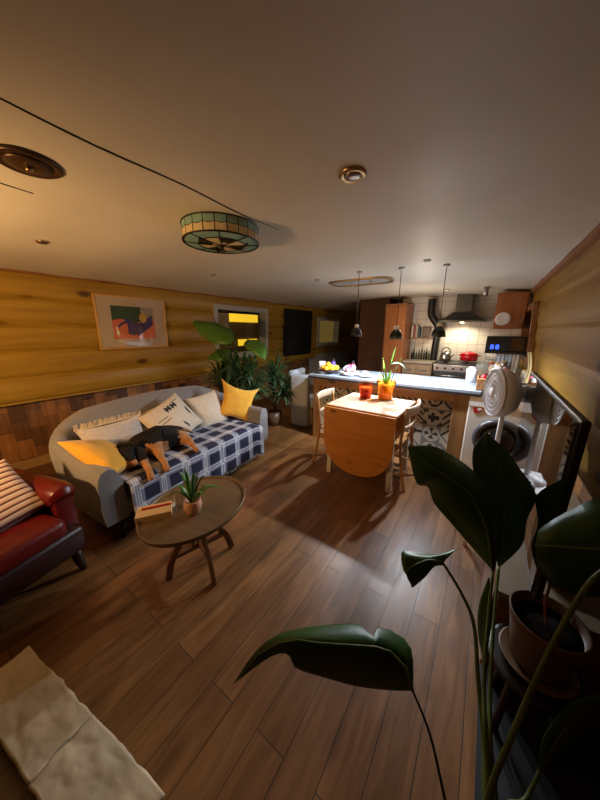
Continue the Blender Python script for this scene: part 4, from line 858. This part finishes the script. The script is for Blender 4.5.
# ------------------------------------------------------------------ coffee table
t = thing('coffee_table', 'oval walnut coffee table with curved crossed legs', 'coffee table', (-1.32, .82, 0), .18)
RX, RY = .265, .325
pl = [(RX*math.cos(2*PI*k/56), RY*math.sin(2*PI*k/56)) for k in range(56)]
b = MB(); b.prism([(x*.985, y*.985) for x, y in pl], .412, .426); b.build('tabletop', M['walnut_top'], t)
b = MB(); n = 56; vs = []
for (k_, z) in ((.96, .405), (1.0, .41), (1.025, .435), (1.0, .438), (.975, .4265)): vs += [(x*k_, y*k_, z) for x, y in pl]
b.add(vs, [(r*n+k, r*n+(k+1) % n, (r+1)*n+(k+1) % n, (r+1)*n+k) for r in range(4) for k in range(n)]); b.build('rim', M['walnut_top'], t, smooth=True)
for k in range(4):
    a = PI/4+PI/2*k+.3; c_, s_ = math.cos(a), math.sin(a)
    pts = smoothpts([(.20*c_, .20*s_, .005), (.17*c_, .17*s_, .12), (.10*c_, .10*s_, .24), (.09*c_, .09*s_, .30), (.16*c_, .16*s_, .40)], 5)
    b = MB(); vs = []; sd = Vector((-s_, c_, 0))
    for i, p in enumerate(pts):
        tg = (pts[min(i+1, len(pts)-1)]-pts[max(i-1, 0)]).normalized(); nn = tg.cross(sd)
        for i1, j1 in ((-1, -1), (1, -1), (1, 1), (-1, 1)): vs.append(p+sd*.011*i1+nn*.019*j1)
    m_ = len(pts); b.add(vs, [(i*4+q_, i*4+(q_+1) % 4, i*4+4+(q_+1) % 4, i*4+4+q_) for i in range(m_-1) for q_ in range(4)]+[(3, 2, 1, 0), tuple(m_*4-4+q_ for q_ in range(4))]); b.build('leg', M['walnut'], t, bevel=.003)
for k in range(2):
    a = PI/4+PI/2*k+.3; MB().bar((.15*math.cos(a), .15*math.sin(a), .14+.021*k), (-.15*math.cos(a), -.15*math.sin(a), .14+.021*k), .03, .02).build('cross_stretcher', M['walnut'], t, bevel=.002)
# pot plant on it
t = thing('potted_spider_plant', 'small terracotta pot with a trailing green plant on the coffee table', 'pot plant', (-1.27, .77, .4265))
MB().lathe([(.026, 0), (.040, .012), (.050, .045), (.046, .080), (.042, .088), (.039, .084), (.03, .07), (.001, .07)], n=30).build('pot', mat('two_tone_terracotta', (.56, .21, .09), .6, var=.35, vscale=9, col2=(.60, .38, .25)), t, smooth=True)
rnd = random.Random(21)
for k in range(16):
    a = rnd.uniform(0, 2*PI); L_ = rnd.uniform(.09, .19); hz = rnd.uniform(-.03, .15) if k > 6 else rnd.uniform(.12, .20); rr = L_ if k > 6 else .06
    b = MB(); blade(b, (0.01*math.cos(a), 0.01*math.sin(a), .07), (rr*math.cos(a), rr*math.sin(a), .08+hz), .05, .022, 9); b.build('leaf', M['leafM'] if k % 3 else M['leafD'], t, smooth=True, solid=.0015)
t = thing('drinking_glass', 'clear drinking glass beside the terracotta pot', 'glass', (-1.375, .745, .4265))
MB().lathe([(.030, 0), (.036, .11), (.034, .11), (.0285, .008), (.001, .007)], n=26).build('tumbler', M['glass'], t, smooth=True)
t = thing('paperback_book', 'thick tan paperback lying on the coffee table', 'book', (-1.44, .635, .4265), math.atan2(.16, .12)+0.05)
b = MB(); b.box((0, 0, .016), (.175, .10, .026)); b.build('pages', M['page'], t); b = MB(); b.box((0, 0, .0305), (.18, .108, .003)); b.box((0, 0, .0015), (.18, .108, .003)); b.box((0, -.0535, .016), (.18, .003, .032)); b.build('cover', M['cork'], t)
tag(MB().box((0, 0, .004), (.15, .012, .006)).build('pen', M['redlabel'], loc=(-1.45, .655, .4585), rz=.98), 'slim red and white pen lying on the book', 'pen')
# ------------------------------------------------------------------ red armchair (faces +x)
t = thing('leather_armchair', 'oxblood red leather armchair with rolled arms at the left edge', 'armchair', (-2.12, .0, 0), .28)
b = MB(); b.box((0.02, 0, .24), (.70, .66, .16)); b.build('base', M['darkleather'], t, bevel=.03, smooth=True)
b = MB(); b.box((.06, 0, .37), (.66, .50, .12)); b.build('seat_cushion', M['redleather'], t, bevel=.05, smooth=True, segs=5)
b = MB()
for s_ in (-1, 1):
    pass
for s_ in (-1, 1):
    b = MB(); b.box((-.02, s_*.31, .34), (.58, .10, .28)); b.tube([(-.36, s_*.315, .50), (.20, s_*.315, .50), (.25, s_*.315, .49), (.27, s_*.315, .475)], [.078, .078, .074, .05], 20); b.build('arm', M['redleather'], t, smooth=True, bevel=.02)
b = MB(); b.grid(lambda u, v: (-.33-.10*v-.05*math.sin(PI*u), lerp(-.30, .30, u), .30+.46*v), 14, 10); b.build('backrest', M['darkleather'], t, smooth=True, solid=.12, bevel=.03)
for sx in (-1, 1):
    for sy in (-1, 1): MB().tube([(sx*.30, sy*.28, .17), (sx*.31, sy*.29, .06), (sx*.32, sy*.30, 0)], [.03, .024, .016], 12).build('leg', M['darkwood'], t, smooth=True)
st_m = [M['linen'], mat('brown_stripe', (.13, .04, .03), .9), mat('pink_linen', (.55, .36, .27), .9)]
pillow('striped_cushion', st_m, (-2.10, .05, .545), orient((.62, -.05, .78), (-.5, 0, .6), .25), .46, .40, .13, 'pinkish cushion with dark stripes on the red armchair', lambda u, v: 1 if (v*11) % 1 < .28 else (2 if (v*11) % 1 < .6 else 0), None, .06, 66)
# ------------------------------------------------------------------ hearth slab
t = thing('stone_hearth', 'pale riven stone hearth of two slabs in the bottom left corner', 'hearth', (-1.02, .04, 0), math.atan2(.12, .85))
b = MB(); b.box((0, -.012, .045), (.84, .16, .088)); b.build('hearth_base', M['stonebase'], t)
def slab(x0_, x1_, jag):
    b = MB(); b.grid(lambda u, v: (lerp(x0_, x1_, u)+.010*noise.noise(Vector((v*4, jag, 0)))*(1 if (u > .5) == (jag > 0) else 0), lerp(-.10, .075, v), 0.106+.005*(noise.noise(Vector((lerp(x0_, x1_, u)*9, v*3.5, jag)))+.5*noise.noise(Vector((lerp(x0_, x1_, u)*26, v*9, jag))))), 40, 22)
    o = b.build('slab', M['stone'], t, smooth=True); q_ = o.modifiers.new('s', 'SOLIDIFY'); q_.thickness = .02; q_.offset = 1; return o
slab(-.43, .048, 1); slab(.0545, .43, -1)
# ------------------------------------------------------------------ plants behind the sofa
def potted(name, label, loc, r_, h_, m_):
    t = thing(name, label, 'plant', loc); MB().lathe([(r_*.75, 0), (r_, h_), (r_*.94, h_), (r_*.88, h_-.04), (.001, h_-.045)], n=28).build('pot', m_, t, smooth=True); return t
t = potted('bird_of_paradise_plant', 'tall plant with two broad leaves in front of the left window', (-3.02, 2.75, 0), .15, .28, M['brownpot'])
def bigleaf(b, base, tip, w_, bend=.0, up_=(0, 0, 1), n=16, cup=.25):
    base = Vector(base); tip = Vector(tip); d_ = tip-base; side = d_.cross(Vector(up_)).normalized(); nn = side.cross(d_).normalized(); vs = []; fs = []
    for i in range(n+1):
        t_ = i/n; p = base+d_*t_+nn*bend*math.sin(PI*t_*.9); ww = w_/2*(math.sin(PI*t_**.75))**.7 if 0 < t_ < 1 else .001
        for q_ in (-1, -.5, 0, .5, 1): vs.append(p+side*ww*q_-nn*cup*ww*(q_*q_)+nn*.01*math.sin(t_*20+q_*2)*abs(q_))
    for i in range(n):
        for q_ in range(4): a = i*5+q_; fs.append((a, a+5, a+6, a+1))
    b.add(vs, fs)
for (pts, bs, tp, w_, bend, up_) in [
    ([(0, 0, .24), (.02, .05, .8), (.14, -.12, 1.32)], (.14, -.12, 1.30), (-.52, -.28, 1.56), .34, .04, (.5, -.5, .7)),
    ([(0, 0, .24), (.08, .05, .8), (.30, -.02, 1.33)], (.30, -.02, 1.32), (.66, -.1, 1.06), .27, .09, (.6, -.4, .7)),
    ([(0, 0, .24), (.02, -.05, .7), (.10, -.16, 1.18)], (.10, -.16, 1.16), (-.16, -.34, 1.06), .24, .04, (.5, -.4, .7))]:
    MB().tube(smoothpts(pts, 5), .010, 8).build('stem', M['stem'], t, smooth=True); b = MB(); bigleaf(b, bs, tp, w_, bend, up_); b.build('leaf', M['leafM'], t, smooth=True, solid=.003)
def spiky(t, tops, nl, L0, L1, w_, seed, z0=.25):
    rnd = random.Random(seed)
    for (tx, ty, tz) in tops:
        MB().tube(smoothpts([(0, 0, z0), (tx*.5, ty*.5, lerp(z0, tz, .5)), (tx, ty, tz)], 4), .012, 8).build('stem', M['brownstem'], t, smooth=True)
        b = MB()
        for k in range(nl):
            a = rnd.uniform(0, 2*PI); L_ = rnd.uniform(L0, L1); e_ = rnd.uniform(-.5, 1.2); zz = tz-rnd.uniform(0, .14)
            blade(b, (tx, ty, zz), (tx+L_*math.cos(e_)*math.cos(a), ty+L_*math.cos(e_)*math.sin(a), zz+L_*math.sin(e_)), .05*L_/.3, w_, 6)
        b.build('foliage', M['leafD'], t, smooth=True, solid=.0015)
t = potted('dracaena_plant', 'bushy narrow-leaved plant just behind the sofa', (-2.80, 2.62, 0), .14, .26, M['terra'])
spiky(t, [(-.1, 0, .72), (.15, .05, .92), (0, -.1, 1.0), (.22, .0, .66), (-.22, -.05, .9), (.05, .05, .80), (-.3, -.1, .78)], 60, .20, .42, .034, 5)
t = potted('yucca_plant', 'spiky leaved plant in a brown pot right of the broad-leaved plant', (-2.62, 3.12, 0), .13, .22, M['brownpot'])
spiky(t, [(.05, 0, .85), (-.1, .1, .72), (.15, .05, .60)], 50, .20, .40, .034, 9, .2)
# pale fabric chair beside the bar
t = thing('pale_armchair', 'pale blue-white upholstered chair between the plants and the bar', 'armchair', (-2.24, 3.42, 0), .1)
b = MB(); b.box((0.0, -.15, .42), (.30, .12, .80)); b.build('side_panel', M['cloth_b'], t, bevel=.05, smooth=True, segs=4)
b = MB(); b.box((-.02, .12, .36), (.44, .46, .12)); b.build('seat', M['cloth_b'], t, bevel=.03, smooth=True)
b = MB(); b.box((-.20, .12, .60), (.07, .46, .5)); b.build('backrest', M['cloth_b'], t, bevel=.03, smooth=True)
for sx in (-1, 1):
    for sy in (-.05, .29): MB().tube([(sx*.17, sy, .32), (sx*.18, sy, 0)], [.018, .012], 10).build('leg', M['darkwood'], t, smooth=True)
# ------------------------------------------------------------------ right side: screen, cabinet, fan, pots
t = thing('television', 'thin black flat screen television with a glossy screen mounted along the right wall', 'television', (.235, 1.565, .60))
b = MB(); b.box((.018, 0, .30), (.022, 1.11, .62)); b.build('casing', M['black'], t, bevel=.006)
b = MB(); b.box((.004, 0, .30), (.008, 1.085, .60)); b.build('screen', M['screen'], t)
b = MB(); b.box((.11, .2, .25), (.13, .10, .12)); b.build('wall_bracket', M['black'], t)
t = thing('media_cabinet', 'low dark wooden cabinet with a pale top under the television', 'cabinet', (.395, 1.74, 0))
MB().box((-.219, 0, .008), (.008, 1.10, .014)).build('metal_edge_strip', M['brass'], t)
b = MB(); b.box((0, 0, .20), (.42, 1.10, .39)); b.build('carcass', M['walnut'], t, bevel=.004); b = MB(); b.box((0, 0, .405), (.44, 1.12, .02)); b.build('top', M['paleply'], t, bevel=.003)
for k in (-1, 1): o_ = MB().box((0, 0, 0), (.015, .52, .34)).build('door', M['walnut'], t, loc=(-.218, k*.27, .21)); MB().box((-.012, -k*.2, 0), (.012, .012, .06)).build('handle', M['brass'], o_)
t = thing('router', 'small dark router with blue and green lights in the gloom under the television', 'router', (.40, 1.42, .415)); MB().box((0, 0, .03), (.12, .16, .05)).build('case', M['black'], t, bevel=.01)
MB().ball((-.063, 0, .035), .006, 8).build('blue_light', M['led_b'], t); MB().ball((-.063, .0, .052), .004, 8).build('green_light', M['led_g'], t)
t = thing('white_stool', 'white rounded plastic stool supporting the fan', 'stool', (.135, 2.10, 0)); b = MB(); b.box((0, 0, .505), (.18, .34, .03)); b.build('seat', M['white'], t, bevel=.014, smooth=True, segs=3)
for sx in (-1, 1):
    for sy in (-1, 1): MB().bar((sx*.065, sy*.13, .495), (sx*.072, sy*.15, 0), .024).build('leg', M['white'], t, bevel=.003)
t = thing('desk_fan', 'white round fan on a stalk in front of the washing machine', 'fan', (.125, 2.10, .52), -1.22)
MB().lathe([(.075, 0), (.08, .01), (.06, .03), (.02, .04)], n=28).build('base', M['white'], t, smooth=True)
MB().tube([(0, 0.02, .03), (0, .02, .43)], [.016, .013], 14).build('stalk', M['white'], t, smooth=True)
b = MB(); b.lathe([(.147, -.05), (.153, -.03), (.153, .0), (.125, .045), (.07, .065), (.04, .07)], (0, 0, .545), 48, axis='Y'); h_ = b.build('housing', M['white'], t, smooth=True)
MB().lathe([(.05, .07), (.055, .13), (.03, .15)], (0, 0, .545), 24, axis='Y').build('motor', M['white'], t, smooth=True)
b = MB()
for k in range(5): r_ = .03+.028*k; b.tube([(r_*math.cos(2*PI*i/40), -.058, .545+r_*math.sin(2*PI*i/40)) for i in range(41)], .0022, 6)
b.tube([(.149*math.cos(2*PI*i/48), -.052, .545+.149*math.sin(2*PI*i/48)) for i in range(49)], .006, 8)
for k in range(44): a = 2*PI*k/44; b.tube([(.03*math.cos(a), -.060, .545+.03*math.sin(a)), (.148*math.cos(a+.25), -.053, .545+.148*math.sin(a+.25))], .0016, 5)
b.build('grille', M['white'], t)
MB().lathe([(.032, -.058), (.028, -.066)], (0, 0, .545), 24, axis='Y').build('badge', M['white'], t, smooth=True)
for k in range(3):
    a = 2*PI*k/3+.4; b = MB(); b.grid(lambda u, v: (lerp(.02, .135, u)*math.cos(a+.9*(v-.5)*1.3), -.035+.02*(v-.5), .545+lerp(.02, .135, u)*math.sin(a+.9*(v-.5)*1.3)), 6, 8); b.build('blade', mat('fan_blade', (.45, .47, .52), .3), t, smooth=True, solid=.003)
# crumpled cloth on stool
b = MB(); b.grid(lambda u, v: (lerp(-.045, .045, u), lerp(-.06, .06, v), .02+.035*abs(noise.noise(Vector((u*4, v*4, 2))))+.02*math.sin(PI*u)*math.sin(PI*v)), 14, 14)
tag(b.build('crumpled_cloth', M['white'], loc=(.165, 1.99, .522), solid=.004), 'crumpled white cloth beside the fan on the stool', 'cloth')
tag(MB().box((.385, .70, .003), (.43, .95, .006)).build('floor_shade_sheet', M['rubber'], bevel=.001), 'thin black sheet added to darken the floor under the foreground plants at the lower right', 'mat')  # black sheet laid over the floor to imitate deep shade
# stool with a clay pot
t = thing('plant_stand', 'low dark wooden stand holding the brown flowerpot', 'stand', (.30, 1.045, .025)); MB().lathe([(.13, .25), (.14, .26), (.14, .275), (.13, .28)], n=28).build('top', M['darkwood'], t)
for k in range(4): a = PI/4+PI/2*k; MB().tube([(.08*math.cos(a), .08*math.sin(a), .255), (.11*math.cos(a), .11*math.sin(a), -.019)], .013, 8).build('leg', M['darkwood'], t)
t = thing('brown_flowerpot', 'wide tan flowerpot with dark soil at the lower right', 'plant pot', (.30, 1.045, .305))
MB().lathe([(.065, 0), (.078, .03), (.098, .16), (.106, .205), (.101, .207), (.092, .17), (.001, .165)], n=36).build('pot', M['brownpot'], t, smooth=True)
MB().lathe([(.093, .15), (.091, .172), (.05, .178), (.001, .179)], n=28).build('soil', M['soil'], t, smooth=True)
MB().lathe([(.08, -.0), (.105, .012), (.11, .022), (.104, .022), (.08, .008), (.001, .006)], n=32).build('saucer', M['brownpot'], t, smooth=True)
MB().tube([(0, 0, .17), (-.02, .0, .26), (-.015, .01, .36)], .004, 6).build('cane', M['pine_leg'], t)
# large foreground strelitzia
LEAVES = [
 [((-0.036, 0.617, 0.466), (-0.036, 0.618, 0.469), (-0.038, 0.616, 0.466)), ((-0.062, 0.61, 0.541), (-0.047, 0.662, 0.515), (-0.079, 0.604, 0.438)), ((-0.103, 0.596, 0.584), (-0.067, 0.705, 0.536), (-0.154, 0.564, 0.433)), ((-0.125, 0.583, 0.592), (-0.184, 0.651, 0.577), (-0.191, 0.541, 0.442)), ((-0.132, 0.579, 0.595), (-0.136, 0.589, 0.594), (-0.204, 0.533, 0.445)), ((-0.142, 0.573, 0.598), (-0.201, 0.637, 0.571), (-0.217, 0.526, 0.45)), ((-0.212, 0.536, 0.592), (-0.236, 0.612, 0.568), (-0.288, 0.485, 0.473)), ((-0.279, 0.501, 0.586), (-0.307, 0.562, 0.562), (-0.343, 0.452, 0.49)), ((-0.332, 0.477, 0.583), (-0.363, 0.521, 0.553), (-0.349, 0.47, 0.518)), ((-0.388, 0.454, 0.552), (-0.407, 0.487, 0.541), (-0.384, 0.457, 0.515)), ((-0.448, 0.429, 0.483), (-0.468, 0.441, 0.487), (-0.431, 0.436, 0.468)), ((-0.515, 0.383, 0.362), (-0.513, 0.385, 0.365), (-0.51, 0.386, 0.362))],
 [((-0.022, 0.973, 0.615), (0.017, 1.046, 0.645), (-0.021, 0.971, 0.607)), ((-0.063, 0.948, 0.625), (-0.046, 0.996, 0.623), (-0.048, 0.961, 0.592)), ((-0.098, 0.92, 0.611), (-0.108, 0.966, 0.619), (-0.071, 0.943, 0.547)), ((-0.125, 0.895, 0.59), (-0.159, 0.932, 0.622), (-0.093, 0.93, 0.512)), ((-0.121, 0.896, 0.545), (-0.145, 0.911, 0.564), (-0.107, 0.916, 0.497))],
 [((0.133, 1.049, 0.6), (0.129, 1.048, 0.607), (0.138, 1.055, 0.607)), ((0.095, 1.09, 0.733), (0.054, 1.106, 0.633), (0.139, 1.152, 0.755)), ((0.049, 1.086, 0.823), (-0.024, 1.101, 0.707), (0.08, 1.169, 0.861)), ((0.01, 1.077, 0.876), (-0.089, 1.1, 0.768), (0.012, 1.168, 0.926)), ((-0.053, 1.07, 0.912), (-0.118, 1.1, 0.831), (-0.069, 1.153, 0.974)), ((-0.118, 1.071, 0.938), (-0.16, 1.067, 0.856), (-0.126, 1.123, 1.001)), ((-0.209, 1.088, 0.989), (-0.208, 1.086, 0.981), (-0.206, 1.091, 0.993))],
 [((0.166, 1.196, 0.519), (0.163, 1.194, 0.519), (0.173, 1.201, 0.519)), ((0.162, 1.205, 0.637), (0.132, 1.159, 0.633), (0.221, 1.209, 0.641)), ((0.149, 1.217, 0.74), (0.098, 1.169, 0.78), (0.219, 1.217, 0.748)), ((0.132, 1.235, 0.836), (0.05, 1.163, 0.867), (0.234, 1.256, 0.841)), ((0.108, 1.256, 0.916), (0.021, 1.175, 0.926), (0.168, 1.265, 0.934)), ((0.083, 1.283, 0.977), (0.013, 1.217, 0.997), (0.121, 1.286, 0.985)), ((0.047, 1.314, 1.033), (0.044, 1.311, 1.033), (0.051, 1.316, 1.033))],
 [((0.384, 0.857, 0.955), (0.384, 0.858, 0.96), (0.385, 0.856, 0.951)), ((0.348, 0.855, 0.95), (0.373, 0.974, 1.036), (0.385, 0.89, 0.821)), ((0.299, 0.845, 0.945), (0.307, 0.954, 1.036), (0.335, 0.873, 0.797)), ((0.251, 0.844, 0.926), (0.254, 0.929, 0.991), (0.283, 0.869, 0.778)), ((0.208, 0.846, 0.908), (0.213, 0.902, 0.953), (0.235, 0.866, 0.79)), ((0.183, 0.86, 0.887), (0.188, 0.887, 0.919), (0.194, 0.864, 0.834))],
 [((0.147, 0.935, 0.326), (0.144, 0.933, 0.326), (0.15, 0.937, 0.326)), ((0.134, 0.977, 0.407), (0.12, 0.983, 0.378), (0.153, 0.982, 0.424)), ((0.129, 1.01, 0.484), (0.11, 1.016, 0.464), (0.147, 1.015, 0.501)), ((0.124, 1.055, 0.561), (0.124, 1.055, 0.561), (0.127, 1.057, 0.561))],
 [((0.307, 0.813, 0.188), (0.304, 0.811, 0.188), (0.309, 0.815, 0.191)), ((0.341, 0.868, 0.288), (0.304, 0.843, 0.288), (0.38, 0.89, 0.274)), ((0.402, 0.947, 0.327), (0.372, 0.937, 0.362), (0.42, 0.947, 0.289)), ((0.488, 1.046, 0.338), (0.487, 1.046, 0.341), (0.491, 1.047, 0.335))]]
STEMS = [
 [(0.112, 0.489, 0.294), (0.093, 0.523, 0.286), (0.075, 0.549, 0.287), (0.021, 0.594, 0.39), (-0.036, 0.617, 0.466)],
 [(0.175, 0.609, 0.22), (0.157, 0.738, 0.274), (0.129, 0.841, 0.346), (0.1, 0.94, 0.445), (0.051, 0.969, 0.522), (-0.022, 0.973, 0.615)],
 [(0.184, 0.614, 0.22), (0.152, 0.695, 0.348), (0.139, 0.788, 0.392), (0.133, 0.912, 0.482), (0.133, 1.049, 0.6)],
 [(0.198, 0.638, 0.185), (0.172, 0.748, 0.274), (0.166, 0.857, 0.314), (0.164, 1.036, 0.41), (0.166, 1.196, 0.519)],
 [(0.165, 0.574, 0.291), (0.161, 0.597, 0.373), (0.182, 0.64, 0.506), (0.209, 0.689, 0.682), (0.242, 0.73, 0.858), (0.282, 0.77, 0.942), (0.384, 0.857, 0.955)],
 [(0.181, 0.64, 0.15), (0.167, 0.784, 0.201), (0.147, 0.935, 0.326)],
 [(0.212, 0.662, 0.15), (0.275, 0.75, 0.136), (0.307, 0.813, 0.188)]]
root = Vector((.22, .43, .006))
t = thing('banana_leaf_plant', 'large dark green broad-leaved plant in the right foreground', 'plant', root)
MB().lathe([(.10, 0), (.125, .17), (.115, .17), (.108, .14), (.001, .135)], n=28).build('pot', M['brownpot'], t, smooth=True)
MB().lathe([(.107, .13), (.106, .142), (.001, .15)], n=24).build('soil', M['soil'], t, smooth=True)
def resamp(rows, n):
    cols = []
    for c_ in range(len(rows[0])): cols.append(smoothpts([r_[c_] for r_ in rows], n))
    return list(zip(*cols))
for k, L_ in enumerate(LEAVES):
    rows = [[Vector(a)-root, (Vector(a)*.5+Vector(m_)*.5)-root+Vector((0, 0, .004)), Vector(m_)-root, (Vector(m_)*.5+Vector(c_)*.5)-root+Vector((0, 0, .004)), Vector(c_)-root] for m_, a, c_ in L_]
    if k != 0: rows = resamp(rows, 5)
    b = MB(); vs = [p for r_ in rows for p in r_]; n = len(rows)
    b.add(vs, [(i*5+q_, i*5+5+q_, i*5+6+q_, i*5+1+q_) for i in range(n-1) for q_ in range(4)]); o = b.build('leaf', M['leafB'], t, smooth=True, solid=.0016)
    if k == 0: q_ = o.modifiers.new('s', 'SUBSURF'); q_.levels = q_.render_levels = 1
    b = MB(); m_ = [r_[2] for r_ in rows]; b.tube(m_, [lerp(.005, .0015, i/len(m_)) for i in range(len(m_))], 6); b.build('midrib', M['stem'], o, smooth=True)
for k, S_ in enumerate(STEMS):
    pts = [Vector((.0, .0, .13))+Vector((.03*math.cos(k), .03*math.sin(k), 0))]+[Vector(p)-root for p in S_]
    if pts[1].z < .14: pts.pop(1)
    r0 = .0065 if k else .004
    sp = smoothpts(pts, 6); MB().tube(sp, [lerp(r0*1.3, r0*.7, i/len(sp)) for i in range(len(sp))], 8).build('stalk', M['stem'] if k else mat('dark_stalk', (.02, .022, .008), .5), t, smooth=True)
